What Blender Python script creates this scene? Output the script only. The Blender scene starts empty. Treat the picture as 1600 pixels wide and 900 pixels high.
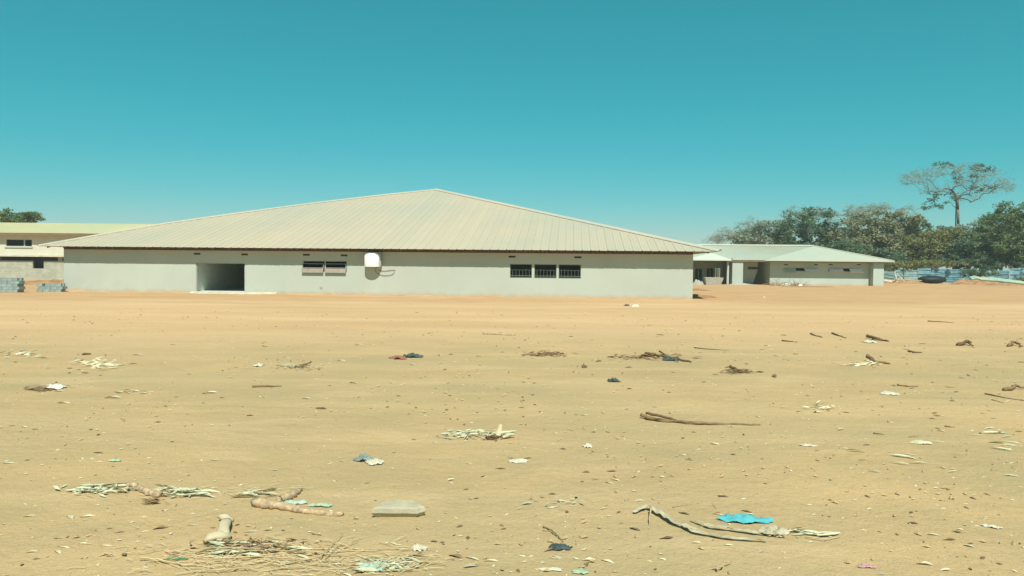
import bpy, bmesh, math, random
import numpy as np
from mathutils import Vector, Matrix, noise
random.seed(7); rng = np.random.default_rng(7)
R = math.radians
sc = bpy.context.scene
col = sc.collection

# ------------------------------------------------------------------ camera
CAMH = 2.08; F = 1150.0; PITCH = 33.7/1150; ROLL = 0.0099
fwd = Vector((0, math.cos(PITCH), -math.sin(PITCH)))
U0 = Vector((0, math.sin(PITCH), math.cos(PITCH))); R0 = Vector((1, 0, 0))
RV = math.cos(ROLL)*R0 + math.sin(ROLL)*U0
UV = -math.sin(ROLL)*R0 + math.cos(ROLL)*U0
cd = bpy.data.cameras.new('camera'); cam = bpy.data.objects.new('camera', cd); col.objects.link(cam)
cam.matrix_world = Matrix(((RV.x, UV.x, -fwd.x, 0), (RV.y, UV.y, -fwd.y, 0), (RV.z, UV.z, -fwd.z, CAMH), (0, 0, 0, 1)))
cd.sensor_width = 36; cd.lens = F/1600*36; cd.clip_end = 8000; cd.clip_start = 0.1
sc.camera = cam
CAM = Vector((0, 0, CAMH))

# ------------------------------------------------------------------ light
SUN_EL = R(53); SUN_AZ = R(7)          # azimuth: degrees to the right of straight behind the camera
to_sun = Vector((math.cos(SUN_EL)*math.sin(SUN_AZ), -math.cos(SUN_EL)*math.cos(SUN_AZ), math.sin(SUN_EL)))
sd = bpy.data.lights.new('sun', 'SUN'); so = bpy.data.objects.new('sun', sd); col.objects.link(so)
sd.energy = 4.2; sd.angle = R(0.55); sd.color = (1.0, 0.955, 0.86)
so.rotation_euler = to_sun.to_track_quat('Z', 'Y').to_euler()
w = bpy.data.worlds.new("World"); sc.world = w; w.use_nodes = True
nt = w.node_tree; nt.nodes.clear()
sky = nt.nodes.new('ShaderNodeTexSky'); sky.sky_type = 'NISHITA'; sky.sun_disc = False
sky.sun_elevation = SUN_EL; sky.sun_rotation = math.pi - SUN_AZ
sky.air_density = 1.0; sky.dust_density = 0.6; sky.ozone_density = 1.0; sky.altitude = 1000
sp_ = nt.nodes.new('ShaderNodeSeparateColor'); cb_ = nt.nodes.new('ShaderNodeCombineColor')   # the teal colour cast of the photograph
nt.links.new(sky.outputs[0], sp_.inputs[0])
for i, (ga, ka, ad) in enumerate(((2.86, 0.0150, 0.27), (0.62, 1.84, 0.0), (0.737, 1.40, 0.0))):
    pw = nt.nodes.new('ShaderNodeMath'); pw.operation = 'POWER'; pw.inputs[1].default_value = ga
    mu = nt.nodes.new('ShaderNodeMath'); mu.operation = 'MULTIPLY'; mu.inputs[1].default_value = ka
    mn = nt.nodes.new('ShaderNodeMath'); mn.operation = 'MINIMUM'; mn.inputs[1].default_value = 8.0 + 8*(i > 0)
    an = nt.nodes.new('ShaderNodeMath'); an.operation = 'ADD'; an.inputs[1].default_value = ad
    nt.links.new(sp_.outputs[i], mn.inputs[0]); nt.links.new(mn.outputs[0], pw.inputs[0]); nt.links.new(pw.outputs[0], mu.inputs[0])
    nt.links.new(mu.outputs[0], an.inputs[0]); nt.links.new(an.outputs[0], cb_.inputs[i])
bg = nt.nodes.new('ShaderNodeBackground'); bg.inputs[1].default_value = 0.07
wo = nt.nodes.new('ShaderNodeOutputWorld')
nt.links.new(cb_.outputs[0], bg.inputs[0]); nt.links.new(bg.outputs[0], wo.inputs[0])
sc.view_settings.view_transform = 'Standard'; sc.view_settings.look = 'None'
sc.view_settings.exposure = 0.50; sc.view_settings.gamma = 1.0

# ------------------------------------------------------------------ helpers
def ray(px, py):
    px = float(px); py = float(py)
    return ((px-800)/F*RV + (450-py)/F*UV + fwd)
def ground_h(x, y):
    d = math.hypot(x, y)
    a = noise.noise(Vector((x*0.35, y*0.35, 3.1)))*0.035 + noise.noise(Vector((x*1.3, y*1.3, 7.7)))*0.022
    if d < 30: a += noise.noise(Vector((x*4.1, y*4.1, 1.7)))*0.008
    return a
def at(px, py, lift=0.0):
    """point of the ground seen at pixel (px, py) of the 1600 x 900 photograph"""
    r = ray(px, py); t = -CAMH/r.z; p = CAM + r*t
    return Vector((p.x, p.y, ground_h(p.x, p.y)+lift))
def at_depth(px, py, Y):
    r = ray(px, py); return CAM + r*(Y/r.y)
def on_plane(px, py, p0, n):
    r = ray(px, py); return CAM + r*((p0-CAM).dot(n)/r.dot(n))
def tag(o, label=None, cat=None, group=None, kind=None):
    if label: o['label'] = label
    if cat: o['category'] = cat
    if group: o['group'] = group
    if kind: o['kind'] = kind
    return o
def empty(name, loc, rz=0.0):
    o = bpy.data.objects.new(name, None); col.objects.link(o); o.location = loc; o.rotation_euler = (0, 0, rz)
    o.empty_display_size = 0.3
    return o
def link_mesh(name, me, parent=None, loc=None, rot=None):
    o = bpy.data.objects.new(name, me); col.objects.link(o)
    if parent: o.parent = parent
    if loc is not None: o.location = loc
    if rot is not None: o.rotation_euler = rot
    return o
class MB:
    def __init__(s): s.v = []; s.f = []
    def add(s, vs, fs):
        n = len(s.v); s.v += [tuple(v) for v in vs]; s.f += [tuple(i+n for i in f) for f in fs]; return s
    def box(s, x0, x1, y0, y1, z0, z1):
        return s.add([(x0,y0,z0),(x1,y0,z0),(x1,y1,z0),(x0,y1,z0),(x0,y0,z1),(x1,y0,z1),(x1,y1,z1),(x0,y1,z1)],
                     [(0,3,2,1),(4,5,6,7),(0,1,5,4),(1,2,6,5),(2,3,7,6),(3,0,4,7)])
    def obox(s, c, size, m=None):
        hx, hy, hz = size[0]/2, size[1]/2, size[2]/2; c = Vector(c); m = m or Matrix.Identity(3)
        vs = [c + m @ Vector(p) for p in [(-hx,-hy,-hz),(hx,-hy,-hz),(hx,hy,-hz),(-hx,hy,-hz),(-hx,-hy,hz),(hx,-hy,hz),(hx,hy,hz),(-hx,hy,hz)]]
        return s.add(vs, [(0,3,2,1),(4,5,6,7),(0,1,5,4),(1,2,6,5),(2,3,7,6),(3,0,4,7)])
    def tube(s, pts, rad, n=6, flat=1.0):
        pts = [Vector(p) for p in pts]
        if not hasattr(rad, '__len__'): rad = [rad]*len(pts)
        vs = []; fs = []
        for i, p in enumerate(pts):
            t = (pts[min(i+1, len(pts)-1)] - pts[max(i-1, 0)])
            t = t.normalized() if t.length > 1e-9 else Vector((0,0,1))
            a = t.cross(Vector((0,0,1)));  a = a.normalized() if a.length > .05 else t.cross(Vector((1,0,0))).normalized()
            b = a.cross(t)
            for k in range(n):
                q = 2*math.pi*k/n; vs.append(p + (a*math.cos(q) + b*math.sin(q)*flat)*rad[i])
        for i in range(len(pts)-1):
            for k in range(n):
                fs.append((i*n+k, i*n+(k+1) % n, (i+1)*n+(k+1) % n, (i+1)*n+k))
        fs.append(tuple(range(n))[::-1]); fs.append(tuple((len(pts)-1)*n+k for k in range(n)))
        return s.add(vs, fs)
    def prism(s, poly, y0, y1):
        """poly in x,z extruded along y"""
        n = len(poly)
        vs = [(x, y0, z) for x, z in poly] + [(x, y1, z) for x, z in poly]
        fs = [tuple(range(n)), tuple(range(2*n-1, n-1, -1))] + [(i, (i+1) % n + 0, (i+1) % n + n, i+n)[::-1] for i in range(n)]
        return s.add(vs, fs)
    def lathe(s, prof, n=24, c=(0,0,0)):
        vs = []; fs = []
        for r, z in prof:
            for k in range(n):
                q = 2*math.pi*k/n; vs.append((c[0]+r*math.cos(q), c[1]+r*math.sin(q), c[2]+z))
        for i in range(len(prof)-1):
            for k in range(n): fs.append((i*n+k, i*n+(k+1) % n, (i+1)*n+(k+1) % n, (i+1)*n+k))
        fs.append(tuple(range(n))[::-1]); fs.append(tuple((len(prof)-1)*n+k for k in range(n)))
        return s.add(vs, fs)
    def wall(s, x0, x1, z0, z1, y0, y1, holes):
        """wall in x,z between y0 (front) and y1 with rectangular holes, as one closed shell"""
        xs = sorted(set([x0, x1] + [h[0] for h in holes] + [h[1] for h in holes]))
        zs = sorted(set([z0, z1] + [h[2] for h in holes] + [h[3] for h in holes]))
        solid = lambda i, j: 0 <= i < len(xs)-1 and 0 <= j < len(zs)-1 and not any(
            h[0]-1e-6 <= xs[i] and xs[i+1] <= h[1]+1e-6 and h[2]-1e-6 <= zs[j] and zs[j+1] <= h[3]+1e-6 for h in holes)
        idx = lambda i, j, k: (j*len(xs)+i)*2+k
        vs = [(x, y, z) for z in zs for x in xs for y in (y0, y1)]
        fs = []
        for i in range(len(xs)-1):
            for j in range(len(zs)-1):
                if not solid(i, j): continue
                fs.append((idx(i,j,0), idx(i+1,j,0), idx(i+1,j+1,0), idx(i,j+1,0)))
                fs.append((idx(i,j,1), idx(i,j+1,1), idx(i+1,j+1,1), idx(i+1,j,1)))
                if not solid(i-1, j): fs.append((idx(i,j,0), idx(i,j+1,0), idx(i,j+1,1), idx(i,j,1)))
                if not solid(i+1, j): fs.append((idx(i+1,j,0), idx(i+1,j,1), idx(i+1,j+1,1), idx(i+1,j+1,0)))
                if not solid(i, j-1): fs.append((idx(i,j,0), idx(i,j,1), idx(i+1,j,1), idx(i+1,j,0)))
                if not solid(i, j+1): fs.append((idx(i,j+1,0), idx(i+1,j+1,0), idx(i+1,j+1,1), idx(i,j+1,1)))
        return s.add(vs, fs)
    def mesh(s, name, mat, smooth=False):
        me = bpy.data.meshes.new(name); me.from_pydata(s.v, [], s.f); me.materials.append(mat)
        if smooth: me.polygons.foreach_set('use_smooth', [True]*len(me.polygons))
        me.update(); return me
    def build(s, name, mat, parent=None, smooth=False, loc=None, rot=None):
        return link_mesh(name, s.mesh(name, mat, smooth), parent, loc, rot)

# ------------------------------------------------------------------ materials
def newmat(name, rough=0.9, spec=0.2):
    m = bpy.data.materials.new(name); m.use_nodes = True
    b = m.node_tree.nodes['Principled BSDF']; b.inputs['Roughness'].default_value = rough
    b.inputs['Specular IOR Level'].default_value = spec
    return m, m.node_tree, b
def nz(nt, scale, detail=4, rough=0.55, vec=None, coord='Object', stretch=None):
    n = nt.nodes.new('ShaderNodeTexNoise'); n.inputs['Scale'].default_value = scale
    n.inputs['Detail'].default_value = detail; n.inputs['Roughness'].default_value = rough
    if vec is None:
        tc = nt.nodes.new('ShaderNodeTexCoord'); vec = tc.outputs[coord]
    if stretch:
        mp = nt.nodes.new('ShaderNodeMapping'); mp.inputs['Scale'].default_value = stretch
        nt.links.new(vec, mp.inputs['Vector']); vec = mp.outputs[0]
    nt.links.new(vec, n.inputs['Vector']); return n.outputs['Fac']
def ramp(nt, fac, stops):
    r = nt.nodes.new('ShaderNodeValToRGB'); el = r.color_ramp.elements
    while len(el) < len(stops): el.new(0.5)
    for e, (p, c) in zip(el, stops): e.position = p; e.color = (*c, 1) if len(c) == 3 else c
    nt.links.new(fac, r.inputs['Fac']); return r.outputs['Color']
def mixc(nt, fac, a, b, mode='MIX'):
    m = nt.nodes.new('ShaderNodeMix'); m.data_type = 'RGBA'; m.blend_type = mode
    for s, i in ((fac, 0), (a, 6), (b, 7)):
        if isinstance(s, (int, float)): m.inputs[i].default_value = s
        elif isinstance(s, tuple): m.inputs[i].default_value = (*s, 1)
        else: nt.links.new(s, m.inputs[i])
    return m.outputs[2]
def mth(nt, op, a, b=None, clamp=False):
    m = nt.nodes.new('ShaderNodeMath'); m.operation = op; m.use_clamp = clamp
    for s, i in ((a, 0), (b, 1)):
        if s is None: continue
        if isinstance(s, (int, float)): m.inputs[i].default_value = s
        else: nt.links.new(s, m.inputs[i])
    return m.outputs[0]
def bump(nt, bsdf, h, strength=0.3, dist=0.02):
    b = nt.nodes.new('ShaderNodeBump'); b.inputs['Strength'].default_value = strength; b.inputs['Distance'].default_value = dist
    nt.links.new(h, b.inputs['Height']); nt.links.new(b.outputs[0], bsdf.inputs['Normal'])
def simple(name, c, rough=0.85, spec=0.2, var=0.15, scale=3.0, bstr=0.2, bscale=40, bdist=0.01, metallic=0.0, objvar=0.0):
    m, nt, b = newmat(name, rough, spec); b.inputs['Metallic'].default_value = metallic
    f = nz(nt, scale, 5)
    lo = tuple(x*(1-var) for x in c); hi = tuple(min(1, x*(1+var)) for x in c)
    cc = ramp(nt, f, [(0.3, lo), (0.7, hi)])
    if objvar:
        oi = nt.nodes.new('ShaderNodeObjectInfo')
        v = mth(nt, 'ADD', mth(nt, 'MULTIPLY', oi.outputs['Random'], objvar*2), 1-objvar)
        hs = nt.nodes.new('ShaderNodeHueSaturation'); nt.links.new(v, hs.inputs['Value']); nt.links.new(cc, hs.inputs['Color']); cc = hs.outputs[0]
    nt.links.new(cc, b.inputs['Base Color'])
    if bstr: bump(nt, b, nz(nt, bscale, 4), bstr, bdist)
    return m
def wall_paint(name, c, dirt=(0.42, 0.27, 0.14)):
    m, nt, b = newmat(name, 0.92, 0.15)
    tc = nt.nodes.new('ShaderNodeTexCoord'); sep = nt.nodes.new('ShaderNodeSeparateXYZ'); nt.links.new(tc.outputs['Object'], sep.inputs[0])
    f = nz(nt, 0.25, 5, vec=tc.outputs['Object'])
    cc = ramp(nt, f, [(0.35, tuple(x*0.94 for x in c)), (0.65, tuple(x*1.05 for x in c))])
    cc = mixc(nt, mth(nt, 'MULTIPLY', ramp(nt, nz(nt, 0.10, 3, vec=tc.outputs['Object']), [(0.42, (0, 0, 0)), (0.6, (1, 1, 1))]), 0.5), cc, (c[0]*.93, c[1]*1.0, c[2]*1.0))
    pt = ramp(nt, nz(nt, 0.8, 6, 0.7, vec=tc.outputs['Object']), [(0.58, (0, 0, 0)), (0.66, (1, 1, 1))])
    cc = mixc(nt, mth(nt, 'MULTIPLY', pt, 0.22), cc, (c[0]*.86, c[1]*.84, c[2]*.82))
    st = nz(nt, 1.0, 4, vec=tc.outputs['Object'], stretch=(1.4, 1.4, 0.12))
    cc = mixc(nt, mth(nt, 'MULTIPLY', ramp(nt, st, [(0.55, (0, 0, 0)), (0.8, (1, 1, 1))]), 0.25), cc, tuple(x*0.8 for x in c))
    # rain splashed red dirt on the plinth
    n2 = nz(nt, 1.8, 6, vec=tc.outputs['Object'])
    edge = mth(nt, 'SUBTRACT', mth(nt, 'MULTIPLY', n2, 0.55), sep.outputs['Z'])
    k = mth(nt, 'MULTIPLY', mth(nt, 'ADD', edge, 0.02), 3.0, True)
    cc = mixc(nt, mth(nt, 'MULTIPLY', k, 0.55), cc, dirt)
    nt.links.new(cc, b.inputs['Base Color']); bump(nt, b, nz(nt, 30, 5, vec=tc.outputs['Object']), 0.15, 0.01)
    return m
M = {}
M['paint'] = wall_paint('cream green wall paint', (0.435, 0.465, 0.40))
M['paint_far'] = wall_paint('pale wall paint far', (0.42, 0.475, 0.42))
M['paint_in'] = simple('inside plaster', (0.62, 0.66, 0.58), var=0.08)
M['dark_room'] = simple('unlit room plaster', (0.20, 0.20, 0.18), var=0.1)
def roofmat(name, c, objvar=0.018):
    m, nt, b = newmat(name, 0.55, 0.35)
    tc = nt.nodes.new('ShaderNodeTexCoord')
    f = nz(nt, 0.12, 4, vec=tc.outputs['Object'])
    cc = ramp(nt, f, [(0.35, (c[0]*0.90, c[1]*0.96, c[2]*0.95)), (0.65, (c[0]*1.04, c[1]*1.0, c[2]*0.94))])
    st = nz(nt, 1.0, 5, vec=tc.outputs['Object'], stretch=(3.0, 0.25, 0.25))
    cc = mixc(nt, mth(nt, 'MULTIPLY', ramp(nt, st, [(0.5, (0, 0, 0)), (0.75, (1, 1, 1))]), 0.25), cc, tuple(x*0.88 for x in c))
    oi = nt.nodes.new('ShaderNodeObjectInfo')
    v = mth(nt, 'ADD', mth(nt, 'MULTIPLY', oi.outputs['Random'], objvar*2), 1-objvar)
    hs = nt.nodes.new('ShaderNodeHueSaturation'); nt.links.new(v, hs.inputs['Value']); nt.links.new(cc, hs.inputs['Color'])
    nt.links.new(hs.outputs[0], b.inputs['Base Color']); return m
M['roof'] = roofmat('cream roof sheet', (0.465, 0.410, 0.308))
M['roof_cap'] = roofmat('hip flashing', (0.46, 0.42, 0.33), 0.02)
M['roof_far'] = roofmat('pale green roof sheet', (0.45, 0.475, 0.39), 0.02)
M['roof_yellow'] = roofmat('pale yellow roof sheet', (0.56, 0.53, 0.33), 0.02)
M['timber'] = simple('roof timber', (0.20, 0.14, 0.08))
M['brick'] = simple('red clay brick', (0.115, 0.070, 0.045), var=0.3, scale=2.0)
M['airbrick'] = simple('clay air brick', (0.10, 0.045, 0.03))
M['concrete'] = simple('grey concrete', (0.36, 0.35, 0.29), var=0.15, scale=6, bstr=0.5, bscale=25)
M['block'] = simple('blue grey cement block', (0.25, 0.31, 0.29), var=0.2, scale=5, bstr=0.5, objvar=0.12)
M['blockwall'] = None
M['white'] = simple('white enamel', (0.82, 0.84, 0.82), rough=0.35, spec=0.5, var=0.03, bstr=0)
M['greymetal'] = simple('grey painted metal', (0.32, 0.34, 0.33), rough=0.5, spec=0.4, bstr=0)
M['frame'] = simple('window frame metal', (0.42, 0.46, 0.42), rough=0.5, spec=0.4, bstr=0)
M['sash'] = simple('grey sash metal', (0.27, 0.285, 0.25), rough=0.5, bstr=0)
M['frame_dark'] = simple('green grey steel frame', (0.13, 0.16, 0.13), rough=0.5, bstr=0)
M['bar'] = simple('burglar bar paint', (0.20, 0.25, 0.20), rough=0.5, bstr=0)
M['cable'] = simple('grey cable', (0.16, 0.15, 0.13), bstr=0)
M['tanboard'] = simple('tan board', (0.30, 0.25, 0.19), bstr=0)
M['darkframe'] = simple('dark steel', (0.05, 0.06, 0.055), rough=0.5, bstr=0)
M['blue_sheet'] = simple('blue fence sheet', (0.15, 0.31, 0.37), rough=0.6, spec=0.3, var=0.25, scale=1.0, bstr=0, objvar=0.25)
M['teal_sheet'] = simple('faded teal sheet', (0.27, 0.42, 0.42), rough=0.6, spec=0.3, var=0.2, scale=1.0, bstr=0, objvar=0.15)
M['mint'] = simple('mint green sheet', (0.34, 0.44, 0.33), rough=0.6, var=0.1, bstr=0)
M['blacktank'] = simple('black plastic', (0.012, 0.022, 0.02), rough=0.6, spec=0.3, bstr=0.1)
M['redsoil'] = simple('red soil', (0.34, 0.19, 0.092), var=0.3, scale=1.5, bstr=0.8, bscale=6, bdist=0.08)
M['whitebit'] = simple('white scrap', (0.62, 0.62, 0.52), var=0.2, bstr=0)
M['palewood'] = simple('pale weathered timber', (0.52, 0.48, 0.36), var=0.2, bstr=0.2)
M['log'] = simple('dry log bark', (0.42, 0.31, 0.185), var=0.45, scale=24, bstr=0.7, bscale=45, bdist=0.01)
M['stick'] = simple('dark dry stick', (0.17, 0.11, 0.055), var=0.3, scale=8, objvar=0.3)
M['stalk'] = simple('dry straw stalk', (0.48, 0.38, 0.21), var=0.15, scale=8, bstr=0, objvar=0.15)
M['husk'] = simple('dry maize husk', (0.50, 0.50, 0.33), var=0.2, scale=12, bstr=0.2, bscale=60, objvar=0.15)
M['leaf_tan'] = simple('dry tan leaf', (0.50, 0.46, 0.30), var=0.2, scale=12, bstr=0, objvar=0.3)
M['leaf_brown'] = simple('dead brown leaf', (0.20, 0.135, 0.075), var=0.3, scale=12, bstr=0, objvar=0.3)
M['bone'] = simple('pale bark piece', (0.52, 0.44, 0.28), var=0.08, scale=12, bstr=0.3, bscale=30)
M['turq'] = simple('turquoise cloth', (0.085, 0.36, 0.39), var=0.15, scale=14, bstr=0.3, bscale=120)
M['ragdark'] = simple('blue black rag', (0.055, 0.08, 0.075), var=0.4, scale=14)
M['ragblue'] = simple('blue grey rag', (0.19, 0.24, 0.22), var=0.3, scale=14)
M['ragred'] = simple('faded red rag', (0.26, 0.11, 0.07), var=0.3, scale=14)
M['sack'] = simple('dirty woven sack', (0.42, 0.37, 0.25), var=0.25, scale=14, bstr=0.5, bscale=90)
M['plastic_mint'] = simple('mint plastic scrap', (0.34, 0.46, 0.30), rough=0.4, var=0.1, bstr=0)
M['plastic_teal'] = simple('pale teal plastic scrap', (0.36, 0.46, 0.36), rough=0.4, var=0.15, bstr=0)
M['pink'] = simple('pink plastic scrap', (0.46, 0.26, 0.26), rough=0.4, bstr=0)
M['greenleaf'] = simple('green leaf', (0.09, 0.20, 0.08), rough=0.5, bstr=0)
M['paper'] = simple('white paper scrap', (0.53, 0.50, 0.37), var=0.12, bstr=0)
M['trunk'] = simple('tree bark', (0.17, 0.15, 0.12), var=0.3, scale=3)
def glassmat(name, tintc=(0.5, 0.6, 0.55)):
    m = bpy.data.materials.new(name); m.use_nodes = True; nt = m.node_tree; nt.nodes.clear()
    o = nt.nodes.new('ShaderNodeOutputMaterial'); t = nt.nodes.new('ShaderNodeBsdfTransparent'); g = nt.nodes.new('ShaderNodeBsdfGlossy')
    fr = nt.nodes.new('ShaderNodeFresnel'); mx = nt.nodes.new('ShaderNodeMixShader')
    t.inputs[0].default_value = (*tintc, 1); g.inputs['Roughness'].default_value = 0.04; fr.inputs[0].default_value = 1.22
    nt.links.new(fr.outputs[0], mx.inputs[0]); nt.links.new(t.outputs[0], mx.inputs[1]); nt.links.new(g.outputs[0], mx.inputs[2]); nt.links.new(mx.outputs[0], o.inputs[0])
    return m
M['glass'] = glassmat('window glass')
def leafmat(name, c, c2, scale=0.5):
    m, nt, b = newmat(name, 0.7, 0.25)
    f = nz(nt, scale, 4); f2 = nz(nt, 9.0, 2)
    cc = ramp(nt, f, [(0.38, c), (0.62, c2)])
    cc = mixc(nt, f2, cc, tuple((a+b_)/2*1.5 for a, b_ in zip(c, c2)))
    nt.links.new(cc, b.inputs['Base Color'])
    tr = nt.nodes.new('ShaderNodeBsdfTranslucent'); nt.links.new(cc, tr.inputs[0]); mx = nt.nodes.new('ShaderNodeMixShader')
    mx.inputs[0].default_value = 0.3; out = nt.nodes['Material Output']
    nt.links.new(b.outputs[0], mx.inputs[1]); nt.links.new(tr.outputs[0], mx.inputs[2]); nt.links.new(mx.outputs[0], out.inputs[0])
    return m
M['lf_dark'] = leafmat('dark green foliage', (0.052, 0.100, 0.052), (0.13, 0.19, 0.11))
M['lf_green'] = leafmat('green foliage', (0.070, 0.115, 0.045), (0.16, 0.21, 0.085))
M['lf_olive'] = leafmat('olive brown foliage', (0.15, 0.17, 0.085), (0.26, 0.26, 0.15))
M['lf_grey'] = leafmat('grey green foliage', (0.13, 0.17, 0.12), (0.26, 0.31, 0.23))
M['lf_pale'] = leafmat('pale bare twigs', (0.19, 0.22, 0.17), (0.30, 0.32, 0.25))
M['lf_yellow'] = leafmat('yellow green foliage', (0.13, 0.15, 0.05), (0.22, 0.21, 0.08))

# ------------------------------------------------------------------ ground
def ground_material():
    m, nt, b = newmat('sandy earth', 0.95, 0.08)
    tc = nt.nodes.new('ShaderNodeTexCoord'); P = tc.outputs['Object']
    sep = nt.nodes.new('ShaderNodeSeparateXYZ'); nt.links.new(P, sep.inputs[0])
    wob = nz(nt, 0.16, 5, vec=P)
    yy = mth(nt, 'ADD', sep.outputs['Y'], mth(nt, 'MULTIPLY', mth(nt, 'SUBTRACT', wob, 0.5), 14))
    xx = mth(nt, 'MULTIPLY', sep.outputs['X'], -0.10)
    yy = mth(nt, 'ADD', yy, xx)
    mr = nt.nodes.new('ShaderNodeMapRange'); mr.inputs[1].default_value = 16; mr.inputs[2].default_value = 27; mr.clamp = True
    nt.links.new(yy, mr.inputs[0])
    near_a = ramp(nt, nz(nt, 0.45, 6, 0.6, vec=P), [(0.36, (0.385, 0.281, 0.139)), (0.5, (0.445, 0.310, 0.150)), (0.64, (0.525, 0.348, 0.167))])
    gry = ramp(nt, nz(nt, 0.9, 6, 0.65, vec=P, stretch=(0.5, 1.6, 1)), [(0.46, (0, 0, 0)), (0.66, (1, 1, 1))])
    near = mixc(nt, mth(nt, 'MULTIPLY', gry, 0.45), near_a, (0.350, 0.275, 0.145))
    trk = ramp(nt, nz(nt, 0.55, 4, 0.6, vec=P, stretch=(0.12, 1.3, 1)), [(0.50, (0, 0, 0)), (0.62, (1, 1, 1))])
    near = mixc(nt, mth(nt, 'MULTIPLY', trk, 0.60), near, (0.560, 0.385, 0.195))
    bp_ = ramp(nt, nz(nt, 0.20, 5, 0.62, vec=P, stretch=(0.55, 1.5, 1)), [(0.44, (0, 0, 0)), (0.58, (1, 1, 1))])
    near = mixc(nt, mth(nt, 'MULTIPLY', bp_, 0.38), near, (0.385, 0.312, 0.170))
    dst = ramp(nt, nz(nt, 0.8, 6, 0.68, vec=P, stretch=(0.6, 1.3, 1)), [(0.55, (0, 0, 0)), (0.64, (1, 1, 1))])
    near = mixc(nt, mth(nt, 'MULTIPLY', dst, 0.42), near, (0.585, 0.415, 0.225))
    dk = ramp(nt, nz(nt, 2.3, 6, 0.7, vec=P, stretch=(0.35, 1.4, 1)), [(0.56, (0, 0, 0)), (0.68, (1, 1, 1))])
    near = mixc(nt, mth(nt, 'MULTIPLY', dk, 0.36), near, (0.300, 0.226, 0.120))
    fine = nz(nt, 38, 5, 0.7, vec=P)
    near = mixc(nt, 0.30, near, ramp(nt, fine, [(0.3, (0.30, 0.225, 0.12)), (0.7, (0.58, 0.44, 0.235))]))
    far = ramp(nt, nz(nt, 0.22, 5, 0.6, vec=P, stretch=(0.35, 1.5, 1)), [(0.35, (0.510, 0.335, 0.170)), (0.65, (0.610, 0.400, 0.220))])
    c = mixc(nt, mr.outputs[0], near, far)
    red = nt.nodes.new('ShaderNodeMapRange'); red.inputs[1].default_value = 40; red.inputs[2].default_value = 47; nt.links.new(yy, red.inputs[0])
    c = mixc(nt, mth(nt, 'MULTIPLY', red.outputs[0], 0.45), c, ramp(nt, nz(nt, 0.5, 5, vec=P), [(0.3, (0.34, 0.185, 0.085)), (0.7, (0.50, 0.30, 0.14))]))
    # darker crumbs of old leaves trodden into the earth
    sp = ramp(nt, nz(nt, 11, 6, 0.75, vec=P, stretch=(0.6, 1.2, 1)), [(0.60, (0, 0, 0)), (0.70, (1, 1, 1))])
    c = mixc(nt, mth(nt, 'MULTIPLY', sp, 0.35), c, (0.17, 0.125, 0.07))
    nt.links.new(c, b.inputs['Base Color'])
    h = mth(nt, 'ADD', nz(nt, 6, 6, 0.65, vec=P), mth(nt, 'MULTIPLY', nz(nt, 55, 3, 0.6, vec=P), 0.25))
    bump(nt, b, h, 0.6, 0.05)
    return m
M['ground'] = ground_material()
def build_ground():
    def axis(n, a, span):   # points dense near 0, sparse far off
        k = math.asinh(span/a); return [a*math.sinh(k*(2*i/(n-1)-1)) for i in range(n)]
    xs = axis(250, 6.0, 600)
    ys = [6 + v for v in axis(310, 5.0, 800)]
    ys = [y for y in ys if y > -200]
    V = []; 
    for y in ys:
        for x in xs: V.append((x, y, ground_h(x, y) if math.hypot(x, y) < 150 else 0.0))
    nx = len(xs); Fc = [(j*nx+i, j*nx+i+1, (j+1)*nx+i+1, (j+1)*nx+i) for j in range(len(ys)-1) for i in range(nx-1)]
    me = bpy.data.meshes.new('ground'); me.from_pydata(V, [], Fc); me.materials.append(M['ground'])
    me.polygons.foreach_set('use_smooth', [True]*len(me.polygons))
    o = link_mesh('ground', me); tag(o, 'bare sandy orange earth across the whole site', kind='structure')
build_ground()

# ------------------------------------------------------------------ main house
HL = on_plane(100, 455, Vector((0, 0, 0)), Vector((0, 0, 1))); HR = on_plane(1082, 468, Vector((0, 0, 0)), Vector((0, 0, 1)))
W = (HR-HL).length; HA = math.atan2(HR.y-HL.y, HR.x-HL.x)
house = empty('main_house', (HL.x, HL.y, 0), HA)
tag(house, 'long single storey cream house under one big pyramid roof of ribbed sheets', 'house')
HM = Matrix.Translation((HL.x, HL.y, 0)) @ Matrix.Rotation(HA, 4, 'Z'); HMI = HM.inverted()
def hp(px, py, y=0.0):
    """house coordinates of a pixel on the plane y = const of the house"""
    n = HM.to_3x3() @ Vector((0, 1, 0)); p0 = HM @ Vector((0, y, 0))
    return HMI @ on_plane(px, py, p0, n)
TH = 0.23; ZE = 3.17; DEEP = 43.6
d0 = hp(306, 407); d1 = hp(383, 452)
wa = hp(473, 407); wb = hp(542, 427)
tw = [(hp(797, 412.5), hp(831, 434.5)), (hp(835, 412.5), hp(869.5, 435)), (hp(873, 413), hp(907.5, 435.5))]
tz1 = tw[0][0].z; tz0 = tw[0][1].z
door = (d0.x, d1.x, 0.0, 2.13)
win2 = (wa.x, wb.x, wa.z-0.80, wa.z)
tri = [(a.x, b.x, tz0, tz1) for a, b in tw]
WT = 2.98   # top of painted wall, brick beam filling above
vents = [(308, 396.5), (382, 397.5), (478.5, 398), (537.5, 399), (800, 401), (903, 402)]
vh = []
for px, py in vents:
    c = hp(px, py); vh.append((c.x-0.24, c.x+0.24, c.z-0.065, c.z+0.065))
mb = MB(); mb.wall(0, W, -0.3, WT, 0, TH, [(door[0], door[1], -0.3, door[3]), win2] + tri + vh)
mb.build('wall', M['paint'], house)
mb = MB(); mb.box(0, TH, TH+.001, DEEP, -0.3, WT); mb.box(W-TH, W, TH+.001, DEEP, -0.3, WT); mb.box(TH, W-TH, DEEP-TH, DEEP-.001, -0.3, WT)
mb.build('wall', M['paint'], house)
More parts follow.
